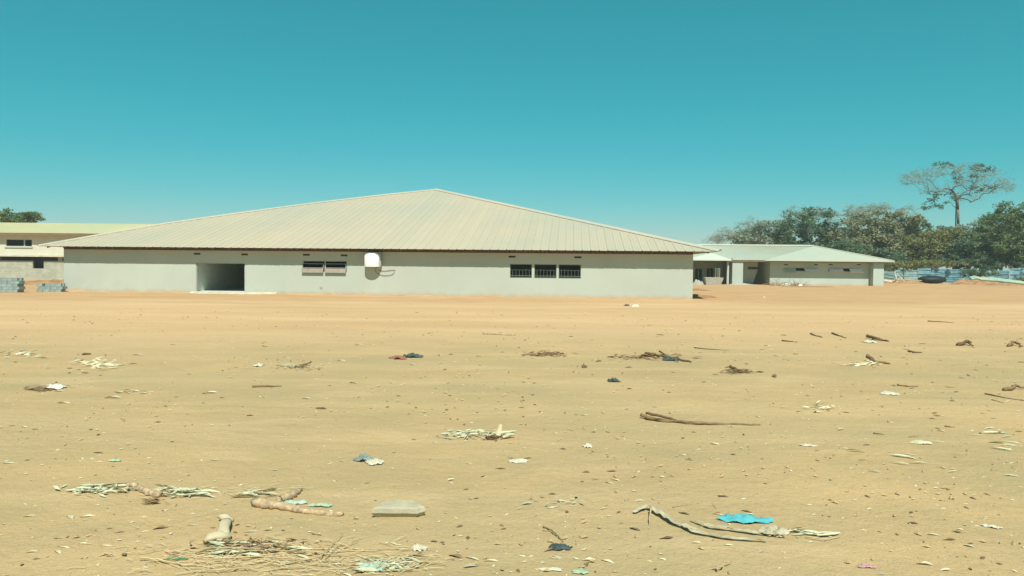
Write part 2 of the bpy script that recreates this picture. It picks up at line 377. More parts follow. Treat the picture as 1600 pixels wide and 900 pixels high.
# brick beam filling between wall top and roof
bf = MB()
nb = int(W/0.3)
for i in range(nb):
    x = i*W/nb; j = random.uniform(-.004, .004)
    bf.box(x+.008, x+W/nb-.008, -.006+j, .10, WT+.012, ZE+0.16)
b = bf.build('brick_course', M['brick'], house); b['kind'] = 'stuff'
MB().box(0.02, W-0.02, .02, .2, WT+.001, ZE+.17).build('mortar_course', M['concrete'], house)
for i, h_ in enumerate(vh):
    vb = MB(); vb.box(h_[0]+.002, h_[1]-.002, .035, .12, h_[2]+.002, h_[3]-.002)
    for k in range(5):
        x = h_[0]+.04+k*.09; vb.box(x, x+.03, .012, .034, h_[2]+.015, h_[3]-.015)
    vb.build('air_brick', M['airbrick'], house)
# passage behind the doorway
px0, px1 = door[0]-0.10, door[1]+0.10
PD = 11.0
mb = MB(); mb.box(px0-.15, px0, TH+.002, PD, 0, 2.9); mb.box(px1, px1+.15, TH+.002, PD, 0, 2.9)
mb.box(px0-.15, px1+.15, PD+.001, PD+.15, 0, 2.9); mb.build('passage_wall', M['paint_in'], house)
MB().box(px0-.15, px1+.15, 0.0, PD, -0.05, 0.12).build('passage_floor', M['paint_in'], house)
MB().box(0.25, W-.25, TH+.004, DEEP-.3, 2.905, 2.945).build('ceiling', M['dark_room'], house)
MB().box(0.25, W-.25, 7.0, 7.15, 0, 2.90).build('inner_wall', M['dark_room'], house)if False else None
for (xa, xb) in ((TH+.01, px0-.16), (px1+.16, W-TH-.01)):
    MB().box(xa, xb, 6.0, 6.15, -.1, 2.90).build('inner_wall', M['dark_room'], house)
    MB().box(xa, xb, TH+.01, 5.99, -.1, -0.0+.03).build('room_floor', M['dark_room'], house)
# steel door frame round the doorway
fr = MB(); fr.box(door[0], door[0]+.07, .05, .17, .12, door[3]-.06); fr.box(door[1]-.07, door[1], .05, .17, .12, door[3]-.06)
fr.box(door[0], door[1], .05, .17, door[3]-.058, door[3]-.002); fr.build('door_frame', M['greymetal'], house)
# front apron
ap = MB(); n = 26
L = [hp(300+i*(446-300)/n, 458) for i in range(n+1)]
vs = []; 
for i in range(n+1):
    x = door[0]-0.3 + i*(door[1]+2.3-door[0]+.3)/n
    dpt = max(.12, 0.85 + 0.75*noise.noise(Vector((x*1.9, 2, 0))) - max(0, (i-n*0.55)/n)*1.3 - max(0, (n*.2-i)/n)*2.5)
    vs += [(x, -.002, 0.125), (x, -dpt*.8, 0.05+.02*math.sin(x*5)), (x, -dpt-.1, -0.05)]
ap.add(vs, [(3*i+k, 3*i+k+1, 3*i+k+4, 3*i+k+3) for i in range(n) for k in range(2)])
ap.build('doorstep', simple('pale cement screed', (0.50, 0.47, 0.36), var=.2, scale=2.5, bstr=.5), house)
# windows
def window_frame(parent, x0, x1, z0, z1, bars=True, name='window'):
    f = MB(); t = .045; y0, y1 = .07, .12
    f.box(x0+.002, x0+t, y0, y1, z0+.002, z1-.002); f.box(x1-t, x1-.002, y0, y1, z0+.002, z1-.002)
    f.box(x0+t, x1-t, y0, y1, z0+.002, z0+t); f.box(x0+t, x1-t, y0, y1, z1-t, z1-.002)
    wobj = f.build(name, M['frame_dark'], parent)
    zc = z0 + (z1-z0)*0.58
    MB().box(x0+t, x1-t, .08, .11, zc-.018, zc+.018).build('transom', M['darkframe'], wobj)
    MB().box(x0+t+.001, x1-t-.001, .094, .098, z0+t+.001, zc-.019).build('pane', M['glass'], wobj)
    MB().box(x0+t+.001, x1-t-.001, .094, .098, zc+.019, z1-t-.001).build('pane', M['glass'], wobj)
    if bars:
        nbar = 6
        for k in range(nbar):
            x = x0 + (x1-x0)*(k+0.8)/(nbar+.6)
            MB().tube([(x, .055, z0+.03), (x, .055, z0+(z1-z0)*random.uniform(.56, .66))], .009, 6).build('burglar_bar', M['bar'], wobj)
        for k in (0.16,):
            z = z0 + (z1-z0)*k; MB().box(x0+.01, x1-.01, .058, .066, z-.012, z+.012).build('burglar_rail', M['bar'], wobj)
    return wobj
for t_ in tri: window_frame(house, *t_)
# window with opened sashes
x0, x1, z0, z1 = win2
f = MB(); t = .045
f.box(x0+.002, x0+t, .05, .12, z0+.002, z1-.002); f.box(x1-t, x1-.002, .05, .12, z0+.002, z1-.002)
f.box(x0+t, x1-t, .05, .12, z0+.002, z0+t); f.box(x0+t, x1-t, .05, .12, z1-t, z1-.002)
xm = (x0+x1)/2
f.box(xm-.03, xm+.03, .05, .12, z0+t, z1-t)
wobj = f.build('window', M['frame'], house)
for (a, b_) in ((x0-.02, xm-.07), (xm+.05, x1-.04)):
    ang = R(17); Lh = 0.66; zt = z1-.20
    m3 = Matrix.Rotation(-ang, 3, 'X')   # bottom edge swung outwards
    cen = Vector(((a+b_)/2, 0.03, zt)) + m3 @ Vector((0, 0, -Lh/2))
    sash = MB()
    for (dx, dz, sx, sz) in ((-(b_-a)/2+.02, 0, .04, Lh), ((b_-a)/2-.02, 0, .04, Lh), (0, -Lh/2+.02, b_-a-.08, .04), (0, Lh/2-.02, b_-a-.08, .04), (0, .02, b_-a-.08, .03)):
        sash.obox(cen + m3 @ Vector((dx, 0, dz)), (sx, .035, sz), m3)
    sobj = sash.build('sash', M['sash'], wobj)
# panes belong to the window too
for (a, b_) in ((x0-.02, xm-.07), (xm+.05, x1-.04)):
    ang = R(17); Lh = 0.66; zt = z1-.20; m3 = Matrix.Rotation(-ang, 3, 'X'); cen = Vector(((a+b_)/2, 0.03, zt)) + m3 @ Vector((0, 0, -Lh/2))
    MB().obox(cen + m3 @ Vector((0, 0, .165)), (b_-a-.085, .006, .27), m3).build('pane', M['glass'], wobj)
    MB().obox(cen + m3 @ Vector((0, 0, -.155)), (b_-a-.085, .012, .26), m3).build('board', M['tanboard'], wobj)  # lower glass; the ground's tan reflection is put into its colour
# uneven red soil drifted against the foot of the wall
sb = MB(); n = 300; vs = []
for i in range(n+1):
    x = -.6+(W+1.2)*i/n; keep = 0 if door[0]-.3 < x < door[1]+2.0 else 1
    a_ = noise.noise(Vector((x*.55, 1, 4)))+.5*noise.noise(Vector((x*2.3, 5, 4)))
    hgt = max(.0, .035+.06*a_)*keep; wd_ = .35+.5*max(0, a_+.4)
    gz = lambda yy: ground_h(*(HM @ Vector((x, yy, 0))).xy)
    vs += [(x, .02, gz(0)+hgt+.008), (x, -wd_*.45, gz(-wd_*.45)+hgt*.65+.006*keep-.03*(1-keep)), (x, -wd_, gz(-wd_)-.03)]
sb.add(vs, [(3*i+k, 3*i+k+1, 3*i+k+4, 3*i+k+3) for i in range(n) for k in range(2)])
o = sb.build('soil_bank', simple('drifted red earth', (0.47, 0.285, 0.135), var=.2, scale=1.2, bstr=.7, bscale=8, bdist=.04), smooth=True); o.matrix_world = HM; tag(o, 'uneven red earth drifted against the foot of the long wall', kind='structure')
# outlet hole with broken plaster
c = hp(502, 449.5)
ho = MB(); ho.lathe([(.13, 0), (.10, .02), (.04, .025)], 9); o = ho.build('outlet_pipe', M['concrete'], house)
o.location = (c.x, -.001, c.z); o.rotation_euler = (R(90), 0, 0)
# roof: front plane with its outline traced on the plane itself
EY = -0.87; sl = (9.45-ZE)/(22.2-EY)
pn = HM.to_3x3() @ Vector((0, -sl, 1)).normalized(); pp = HM @ Vector((0, EY, ZE))
def onroof(px, py): return HMI @ on_plane(px, py, pp, pn)
left_pts = [onroof(*p) for p in ((63, 383.2), (176, 364.0), (254, 350.5), (370, 334.0), (485, 318.5), (600, 305.0), (681, 296.8))]
right_tip = Vector((onroof(1123, 390.3).x, EY, ZE)); apex = left_pts[-1].copy()
left_tip = Vector((left_pts[0].x, EY, ZE)); left_pts[0] = left_tip
def top_y(x):
    if x >= apex.x: return apex.y + (EY-apex.y)*(x-apex.x)/(right_tip.x-apex.x)
    for a, b_ in zip(left_pts[:-1], left_pts[1:]):
        if a.x <= x <= b_.x + 1e-6: return a.y + (b_.y-a.y)*(x-a.x)/(b_.x-a.x)
    return EY
rafters = []
# battens and rafter tails that carry the sheets
x = left_tip.x+.6
while x < right_tip.x-.4:
    y1 = min(top_y(x), 2.0)
    if y1 > EY+.1:
        z0_ = ZE-.03; a = Vector((x-.03, EY+.05, z0_-.14+.05*sl)); 
        roofobj = MB(); rafters.append(roofobj); roofobj.add([(x-.03, EY+.16, ZE+.16*sl-.16), (x+.03, EY+.16, ZE+.16*sl-.16), (x+.03, y1, ZE+(y1-EY)*sl-.16), (x-.03, y1, ZE+(y1-EY)*sl-.16),
                     (x-.03, EY+.16, ZE+.16*sl-.03), (x+.03, EY+.16, ZE+.16*sl-.03), (x+.03, y1, ZE+(y1-EY)*sl-.03), (x-.03, y1, ZE+(y1-EY)*sl-.03)],
                    [(0,3,2,1),(4,5,6,7),(0,1,5,4),(1,2,6,5),(2,3,7,6),(3,0,4,7)])
    x += 1.2
# other three roof faces, joined
back = MB(); BY = DEEP+0.9
bl = [Vector((p.x, max(p.y, BY-(p.y-EY)), p.z)) for p in left_pts]
bl[-1] = apex.copy()
rt = Vector((right_tip.x, BY, ZE)); my = (EY+BY)/2
def ribbed(mb, A, B, C, D, n):
    """ribs running from A-B (low edge) up to D-C (high edge)"""
    A, B, C, D = map(Vector, (A, B, C, D))
    vs = []; up = Vector((0, 0, 1))
    for i in range(n):
        for u, dz in ((0, 0), (.08, .045), (.2, .045), (.28, 0)):
            s = (i+u)/n
            vs += [A.lerp(B, s)+up*dz, D.lerp(C, s)+up*dz]
    vs += [B, C]; m_ = len(vs)//2
    mb.add(vs, [(2*i, 2*i+2, 2*i+3, 2*i+1) for i in range(m_-1)])
for a, b_, c_, d_ in zip(left_pts[:-1], left_pts[1:], bl[1:], bl[:-1]):
    back.add([a, b_, c_, d_], [(0, 1, 2, 3)])
apb = bl[-1]
ribbed(back, right_tip, rt, apb, apex, 80)
back.add([bl[i] for i in range(len(bl))] + [rt], [tuple(range(len(bl)+1))])
ro = back.build('roof', M['roof'], house)
for r_m in rafters: r_m.build('rafter', M['timber'], ro)
SW = (right_tip.x-left_tip.x)/84.0
prof = [(-.04, .0), (.0, .034), (.085, .034), (.125, .0), (.33, .0), (.35, .010), (.385, .010), (.405, 0), (.62, .0), (.64, .010), (.675, .010), (.695, 0), (1.0, 0)]
for i in range(84):
    xa = left_tip.x + i*SW; vs = []; fs = []; lift = .004*(i % 2)+random.uniform(0, .002); dx = 0
    nrow = 6; tilt = random.uniform(-.003, .003)
    lip = random.uniform(-.004, .004)
    for (u, dz) in prof:
        x = min(xa + u*SW + dx, right_tip.x); x = max(x, left_tip.x); yt = top_y(x)
        for k in range(nrow+1):
            y = EY+lip + (yt-EY-lip)*k/nrow
            vs.append((x, y, ZE+(y-EY)*sl+dz+lift+tilt*u))
    for a in range(len(prof)-1):
        for k in range(nrow):
            q = a*(nrow+1)+k; fs.append((q, q+nrow+1, q+nrow+2, q+1))
    m_ = MB().add(vs, fs); s_ = m_.build('roof_sheet', M['roof'], ro)
# hip flashings
def cap(mb, P, wd=.20, h=.06):
    for a, b_ in zip(P[:-1], P[1:]):
        a = Vector(a); b_ = Vector(b_); d = (b_-a).normalized(); s = d.cross(Vector((0, 0, 1))).normalized()
        prof_ = [(-wd, .045), (-wd*.9, .075), (-.05, h+.055), (.05, h+.055), (wd*.9, .045), (wd, .0)]
        vs = [p + s*u + Vector((0, 0, v)) for p in (a, b_) for u, v in prof_]
        n = len(prof_); mb.add(vs, [(i, i+1, i+1+n, i+n) for i in range(n-1)])
c1 = MB(); cap(c1, left_pts, .17, .05); c1.build('hip_cap', M['roof_cap'], ro)
c2 = MB(); cap(c2, [apex, right_tip], .22, .10); c2.build('hip_cap', M['roof_cap'], ro)
# white round-fronted box under the eave
tc_ = hp(580, 417, -0.58)
tank = empty('wall_box', HM @ Vector((tc_.x, 0, tc_.z)), HA)
tag(tank, 'white round fronted box mounted high on the cream wall under the eave', 'wall box')
body = MB(); r_ = .53; H_ = 1.0
pr = [(r_-.01, 0), (r_, .02), (r_, H_-.24), (r_-.015, H_-.17), (r_-.05, H_-.09), (r_-.11, H_-.035), (r_-.19, H_-.01), (.02, H_)]
body.lathe(pr, 36); body.v = [(x, y*.58-.07-.31, z) for x, y, z in body.v]; body.build('body', M['white'], tank, smooth=False)
for p in bpy.data.objects[tank.children[0].name].data.polygons: p.use_smooth = len(p.vertices) == 4 and abs(p.normal.z) < .95
MB().box(-.42, .60, -.30, -.004, .02, H_+.02).build('back_plate', M['greymetal'], tank)
MB().box(-.2, .2, -.22, -.005, -.06, .018).build('bracket', M['greymetal'], tank)
# cable looping from the box to the wall
pts = []
a, b1, b2, b3 = hp(586, 424, -.02), hp(600, 430.5, -.04), hp(611, 429.5, -.05), hp(617.5, 422, -.03)
a2 = hp(592, 422.5, -.03)
cb = MB()
cb.tube([Vector((a2.x-.15, -.12, a2.z+.25)), a, hp(593, 429, -.04), b1, b2, hp(615, 427, -.05), b3, hp(611, 422, -.04), hp(600, 423.5, -.04), a2], .016, 6)
cobj = cb.build('cable', M['cable']); cobj.matrix_world = HM
tag(cobj, 'thin grey cable looped on the wall beside the white box', 'cable')

# ------------------------------------------------------------------ far house on the right
FY = 96.5
def fx(px, Y=FY): return at_depth(px, 425, Y).x
fh = empty('far_house', (fx(1203), FY, 0)); OX = fx(1203)
tag(fh, 'low pale house with hipped roof in front of the trees on the right', 'house')
def fp(px, py, dy=0.0):
    p = at_depth(px, py, FY+dy); return Vector((p.x-OX, p.y-FY, p.z))
FE = 3.2
wingR = fp(1361, 440).x
flaps = [(1224, 1243), (1256, 1277), (1294, 1316), (1327, 1347)]
fz1 = fp(1250, 418).z; fz0 = fp(1250, 424.0).z
fw = [(fp(1225, 420).x, fp(1277, 420).x, fz0, fz1), (fp(1294, 420).x, fp(1346, 420).x, fz0, fz1)]
m_ = MB(); m_.wall(0, wingR, -.3, FE+.05, 0, .23, fw); m_.build('wing_wall', M['paint_far'], fh)
MB().box(0.001, .229, .232, 9, -.3, FE).build('wing_side_wall', M['paint_far'], fh)
MB().box(wingR-.23, wingR-.001, .232, 13, -.3, FE).build('wing_side_wall', M['paint_far'], fh)
MB().box(.3, wingR-.3, 5, 5.2, 0, FE).build('inner_wall', M['dark_room'], fh)
MB().box(.3, wingR-.3, .3, 13, FE-.1, FE-.05).build('ceiling', M['dark_room'], fh)
for k, (a, b_) in enumerate(fw_ for fw_ in [(f[0], f[1]) for f in fw]):
    fr = MB(); t = .06
    fr.box(a+.002, a+t, .05, .12, fz0+.002, fz1-.002); fr.box(b_-t, b_-.002, .05, .12, fz0+.002, fz1-.002); fr.box(a+t, b_-t, .05, .12, fz0+.002, fz0+t); fr.box(a+t, b_-t, .05, .12, fz1-t, fz1-.002)
    wo_ = fr.build('window', M['frame'], fh)
    MB().box(a+t+.001, b_-t-.001, .08, .085, fz0+t+.001, fz1-t-.001).build('pane', M['glass'], wo_)
    for j in (0, 1):
        xa, xb = fp(flaps[2*k+j][0], 420).x, fp(flaps[2*k+j][1], 420).x
        m3 = Matrix.Rotation(-R([28, 58, 58, 42][2*k+j]), 3, 'X'); Lh = .62
        cen = Vector(((xa+xb)/2, 0, fz1-.10)) + m3 @ Vector((0, 0, -Lh/2)) + Vector((0, -.03, 0))
        MB().obox(cen, (xb-xa, .03, Lh), m3).build('open_shutter', M['white'] if j ^ k or k else M['mint'], wo_)  # sky reflection on the tilted sash put into its colour, mint where dim
for px in (1228, 1275, 1298, 1342):
    c = fp(px, 413.5); MB().box(c.x-.25, c.x+.25, -.006, .05, c.z-.07, c.z+.07).build('air_brick', M['airbrick'], fh)
# right pillar at the corner
a, b_ = fp(1364.5, 430, -1.0).x, fp(1381, 430, -1.0).x
MB().box(a, b_, -1.0, -.2, -.3, FE-.02).build('corner_pillar', M['paint_far'], fh)
# recessed middle part; slanted edge and gap shaped to stand for a cast shadow
a = fp(1141, 430, -.2); b0 = fp(1157.5, 430, -.2)
MB().box(a.x, b0.x, -1.1, -.2, -.3, fp(1150, 403.3, -1.1).z).build('front_pillar', M['paint_far'], fh)
t1 = fp(1184, 421.5, 2.0).x; t0 = fp(1175, 442, 2.0).x; zb = fp(1180, 421.5, 2.0).z
m_ = MB(); m_.prism([(b0.x+.01, -.3), (t0, -.3), (t1, zb), (t1, FE), (b0.x+.01, FE)], 2.0, 2.25); m_.build('middle_wall', M['paint_far'], fh)
c0, c1_ = fp(1169, 417, 1.9), fp(1186, 421, 1.9)
mw = MB().box(c0.x, c1_.x, 1.93, 1.995, c1_.z, c0.z).build('window', M['darkframe'], fh)
MB().box(fp(1140, 430, 6).x-1, .2, 6.0, 6.2, -.3, FE).build('recess_wall', M['paint_far'], fh)
# open porch on the left
pl = fp(1040, 430, 5).x; pr_ = a.x
dA, dB = fp(1103, 430, 5.0).x, fp(1126, 430, 5.0).x
eA, eB = fp(1086, 430, 5.0).x, fp(1097, 430, 5.0).x
m_ = MB(); m_.wall(pl, pr_+.5, -.3, FE, 5.0, 5.2, [(dA, dB, -.3, 2.1), (eA, eB, .5, 2.0)]); m_.build('porch_wall', M['paint_far'], fh)
fr = MB()
for x in (dA, dA+.5, (dA+dB)/2-.05, dB-.6, dB-.1): fr.box(x, x+.1, 4.93, 4.99, 0, 2.1)
fr.box(dA, dB, 4.935, 4.985, 2.1, 2.2); dobj = fr.build('door', M['frame'], fh)
MB().box(dA+.12, dB-.12, 5.1, 5.14, 0, 2.08).build('pane', M['glass'], dobj)
wob_ = MB().box(eA-.05, eB+.05, 4.95, 4.995, .42, .49).box(eA-.05, eB+.05, 4.95, 4.995, 2.01, 2.08).box(eA+.4, eA+.5, 4.95, 4.995, .49, 2.01).build('window', M['frame'], fh)
MB().box(eA, eB, 5.06, 5.08, .51, 1.99).build('pane', M['glass'], wob_)
MB().box(pl, pr_+.5, 9, 9.2, -.3, FE).build('inner_wall', M['dark_room'], fh)
pc = fp(1140.2, 430, -.9).x; MB().box(pc-.35, pc-.08, -.85, -.6, 0, FE-.1).build('porch_post', M['paint_far'], fh)
# roofs
EF = -1.3
tipR = fp(1395.5, 407.5, EF); tipR.z = FE; tipL = Vector((fp(1030, 405, EF).x, EF, FE))
rg = fp(1268, 385.5, 7.0); bk = 15.3
rgL = Vector((fp(1060, 385, 7.0).x, 7.0, rg.z)); zR = rg.z
frm = MB(); frm.add([(tipR.x, bk, FE), (tipL.x, bk, FE)], [])
frf = MB(); ribbed(frf, tipL, tipR, Vector((rg.x, 7, zR)), Vector((rgL.x, 7, zR)), 110)
fro = frf.build('roof', M['roof_far'], fh)
m_ = MB(); m_.add([tipR, (tipR.x, bk, FE), (rg.x, 7, zR), tipL, (tipL.x, bk, FE), (rgL.x, 7, zR)], [(0, 1, 2), (1, 4, 5, 2), (4, 3, 5)])
m_.build('rear_roof_sheeting', M['roof_far'], fro)
# front wing roof face standing a little proud
wl = fp(1196, 407, EF-.5); m_ = MB()
m_.add([(wl.x, EF-.35, FE+.0), (tipR.x, EF-.35, FE+.0), (rg.x+.3, 6.9, zR+.1), (wl.x, EF-.35, FE-.09), (tipR.x, EF-.35, FE-.09)], [(0, 1, 2), (3, 4, 1, 0)])
m_.build('wing_roof', roofmat('pale cream roof sheet', (0.44, 0.46, 0.37), .02), fro)
m_ = MB(); m_.tube([(tipR.x, EF-.3, FE+.03), (rg.x, 6.9, zR+.12)], .13, 5); m_.tube([(rgL.x, 7, zR+.05), (rg.x+.3, 7, zR+.12)], .14, 5); m_.build('ridge_cap', M['roof_far'], fro)
# porch hip roof at lower left
q0, q1, q2 = fp(1075, 405.5, -2.2), fp(1143, 404.5, -2.2), fp(1112, 395.5, 2.0)
m_ = MB(); m_.add([(q0.x, -2.2, FE+.03), (q1.x, -2.2, FE+.03), (q2.x, 2.0, q2.z+.03), (q0.x, -2.2, FE-.12), (q1.x, -2.2, FE-.12), (q0.x, 5, FE+.1), (q1.x, 3, FE+.1)], [(0, 1, 2), (3, 4, 1, 0), (0, 2, 5), (1, 6, 2)])
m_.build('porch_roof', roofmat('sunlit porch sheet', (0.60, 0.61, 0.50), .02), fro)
m_ = MB().box(tipL.x+.2, tipR.x-.3, EF+.04, EF+.09, FE-.2, FE-.02); m_.build('fascia', M['timber'], fro)

# ------------------------------------------------------------------ two storey building on the left
LY = 88.0
lb = empty('two_storey_building', (fx(0, LY), LY, 0)); LX = fx(0, LY)
tag(lb, 'unfinished two storey building with pale yellow roof at the left edge', 'building')
def lp(px, py, dy=0.0):
    p = at_depth(px, py, LY+dy); return Vector((p.x-LX, p.y-LY, p.z))
xl, xr = lp(-170, 400).x, lp(300, 400).x
zs_ = lp(50, 399).z; ze = lp(50, 364, -.9).z
w0, w1 = lp(9, 373.5), lp(50, 385.5)
w2, w3 = lp(-60, 373.5), lp(-20, 385.5)
m_ = MB(); m_.wall(xl, xr, zs_+.02, ze+.1, 0, .25, [(w0.x, w1.x, w1.z, w0.z), (w2.x, w3.x, w1.z, w0.z)]); m_.build('upper_wall', simple('cream upper wall', (.57, .55, .44), var=.08, scale=.6), lb)
def two_pane(a, b_, z0, z1):
    f = MB(); t = .07; zf = .06
    f.box(a, a+t, zf, zf+.06, z0, z1); f.box(b_-t, b_, zf, zf+.06, z0, z1); f.box(a+t, b_-t, zf, zf+.06, z0, z0+t); f.box(a+t, b_-t, zf, zf+.06, z1-t, z1)
    xm = a+(b_-a)*.70; f.box(xm-.08, xm+.08, zf, zf+.06, z0+t, z1-t)
    o = f.build('window', M['frame'], lb)
    MB().box(a+t, xm-.08, zf+.02, zf+.03, z0+t, z1-t).build('pane', M['glass'], o); MB().box(xm+.08, b_-t, zf+.02, zf+.03, z0+t, z1-t).build('pane', M['glass'], o)
    MB().box(a-.1, b_+.1, -.12, -.002, z0-.13, z0-.005).build('window_sill', M['paint_far'], o)
two_pane(w0.x, w1.x, w1.z, w0.z); two_pane(w2.x, w3.x, w1.z, w0.z)
MB().box(xl+.3, xr-.3, 4, 4.2, 0, ze).build('inner_wall', M['dark_room'], lb)
MB().box(xl, lp(99, 400).x+3, -.45, .0, zs_-.16, zs_+.018).build('floor_slab', M['palewood'], lb)
# ground floor: open dark band under the slab, unplastered block wall with a window hole
zt = lp(50, 407.5).z; h0, h1 = lp(50.5, 403), lp(68, 419.5)
def blockmat():
    m, nt, b = newmat('unplastered block wall', .95, .1); tc = nt.nodes.new('ShaderNodeTexCoord')
    br = nt.nodes.new('ShaderNodeTexBrick'); br.inputs['Scale'].default_value = 1.0
    mp = nt.nodes.new('ShaderNodeMapping'); mp.inputs['Rotation'].default_value = (R(90), 0, 0); nt.links.new(tc.outputs['Object'], mp.inputs[0]); nt.links.new(mp.outputs[0], br.inputs['Vector'])
    br.inputs['Brick Width'].default_value = .42; br.inputs['Row Height'].default_value = .21; br.inputs['Mortar Size'].default_value = .018
    br.inputs['Color1'].default_value = (.34, .36, .29, 1); br.inputs['Color2'].default_value = (.44, .44, .35, 1); br.inputs['Mortar'].default_value = (.26, .25, .2, 1)
    nzf = nz(nt, 1.2, 5); c = mixc(nt, .35, br.outputs['Color'], ramp(nt, nzf, [(.35, (.26, .27, .22)), (.65, (.5, .5, .40))]))
    nt.links.new(c, b.inputs['Base Color']); return m
M['blockwall'] = blockmat()
m_ = MB(); m_.wall(xl, lp(96, 400).x+2, -.3, zt, .05, .28, [(h0.x, h1.x, h1.z, zt)]); m_.build('block_wall', M['blockwall'], lb)
for px in (-90, -5, 93): 
    c = lp(px, 400).x; MB().box(c-.25, c+.25, .1, .5, 0 if px == 93 else zt+.002, zs_-.17).build('column', M['concrete'], lb)
MB().box(xl, xr, 3.0, 3.2, 0, zs_-.2).build('inner_wall', M['dark_room'], lb)
ea = Vector((xl-1, -.9, ze)); eb = Vector((xr+1, -.9, ze)); rr = lp(100, 348.8, 5.5)
f = MB(); ribbed(f, ea, eb, Vector((xr+1, 5.5, rr.z)), Vector((xl-1, 5.5, rr.z)), 140); rro = f.build('roof', M['roof_yellow'], lb)
m_ = MB(); m_.add([(xl-1, 5.5, rr.z), (xr+1, 5.5, rr.z), (xr+1, 12, ze), (xl-1, 12, ze)], [(0, 1, 2, 3)]); m_.build('rear_roof_sheeting', M['roof_yellow'], rro)
MB().box(xl-1, xr+1, -.86, -.82, ze-.24, ze-.03).build('fascia', M['timber'], rro)
MB().box(xl, xl+.25, .26, 11, -.3, ze+.3).box(xr-.25, xr, .26, 11, -.3, ze+.3).build('side_wall', M['paint_far'], lb)

# ------------------------------------------------------------------ block stacks by the house corner
blk = MB(); blk.box(-.2, .2, -.1, .1, 0, .19)
bme = blk.mesh('block', M['block'])
def block_stack(px, py, nx, nyy, nzz, label, seed):
    random.seed(seed); p = at(px, py); s = empty('block_stack', (p.x, p.y, 0), R(random.uniform(-4, 4)))
    tag(s, label, 'block stack', 'stacks of cement blocks left of the house')
    for k in range(nzz):
        for j in range(nyy):
            for i in range(nx):
                if k == nzz-1 and random.random() < .35: continue
                link_mesh('block', bme, s, ((i-(nx-1)/2)*.415+random.uniform(-.02, .02)+(.1 if k % 2 else 0), j*.21+random.uniform(-.01, .01), k*.195), (0, 0, R(random.uniform(-2, 2))))
block_stack(6, 456.5, 5, 3, 5, 'taller stack of grey cement blocks at the left edge of the site', 1)
block_stack(77, 456, 4, 3, 3, 'lower stack of grey cement blocks beside the house corner', 2)

def mound(px, py, wpx, hpx, label, mat='redsoil', seed=0, depth=1.5, cat='mound', name='soil_mound'):
    p = at(px, py); sc_ = F/p.y; wd = wpx/sc_/2; ht = hpx/sc_; n = 26; vs = []; fs = []
    for j in range(n+1):
        for i in range(n+1):
            u = i/n*2-1; v = j/n*2-1; r2 = min(1, math.hypot(u, v))
            h = max(0, 1-r2**2)**.8 * ht*(.62+.75*noise.noise(Vector((u*2.1+seed, v*2.1, seed)))+.22*noise.noise(Vector((u*7+seed, v*7, 5))))
            vs.append((u*wd, v*depth+depth, max(h, 0)-.06 if r2 < 1 else -.1))
    for j in range(n):
        for i in range(n): fs.append((j*(n+1)+i, j*(n+1)+i+1, (j+1)*(n+1)+i+1, (j+1)*(n+1)+i))
    o = MB().add(vs, fs).build(name, M[mat], smooth=True, loc=(p.x, p.y, 0)); tag(o, label, cat); return o
mound(62, 445, 110, 13, 'low bank of red soil behind the two block stacks', seed=1, depth=2.5)
mound(1105, 466, 60, 6, 'low reddish soil heap against the right corner of the main house', seed=2, depth=2)
mound(1090, 455, 70, 5, 'thin red soil bank between the two houses', seed=9, depth=2)
mound(1425, 443.5, 90, 10, 'low brown soil mound left of the black tank', seed=3, depth=3)
mound(1545, 445.5, 90, 15, 'red soil mound heaped before the mint green sheet', seed=4, depth=2.5)
mound(1600, 447, 100, 8, 'low soil bank at the right edge below the mint sheet', seed=6, depth=2)
mound(1275, 449, 120, 3, 'long low soil ridge in front of the far house wall', seed=7, depth=1.5)

# ------------------------------------------------------------------ fence of blue sheets
GY = 128.0
def corrugated(wd, ht, n=8, amp=.03):
    vs = []; 
    for i in range(n*2+1):
        x = -wd/2+wd*i/(n*2); y = amp*(1 if i % 2 else -1); vs += [(x, y, 0), (x, y, ht)]
    return MB().add(vs, [(2*i, 2*i+2, 2*i+3, 2*i+1) for i in range(n*2)])
fe = empty('sheet_fence', at_depth(1500, 440, GY)); fe.location.z = 0
tag(fe, 'ragged fence of blue and teal corrugated sheets under the trees', 'fence')
fx0 = fe.location.x; random.seed(5)
px = 1376
while px < 1680:
    wdp = random.uniform(17, 24); p = at_depth(px+wdp/2, 430, GY); teal = px < 1425
    if px > 1430 and random.random() < .0: pass
    top = np.interp(px, [1376, 1400, 1440, 1500, 1520, 1555, 1600, 1660], [424, 417, 419.5, 419.5, 423, 421, 417.5, 416])
    ht = at_depth(px, top, GY).z + random.uniform(-.1, .1)
    me = corrugated(wdp/F*GY*1.03, ht, 10).mesh('panel', M['teal_sheet'] if teal else M['blue_sheet'])
    link_mesh('panel', me, fe, (p.x-fx0, random.uniform(-.15, .15), -.05), (R(random.uniform(-7, 5)), R(random.uniform(-3, 3)), R(random.uniform(-5, 5))))
    for rz in (.55, ht*.55, ht-.35):
        MB().box(-wdp/F*GY/2, wdp/F*GY/2, -.10, -.05, rz-.04, rz+.04).build('rail', M['darkframe'], fe, loc=(p.x-fx0, -.15, 0))
    px += wdp
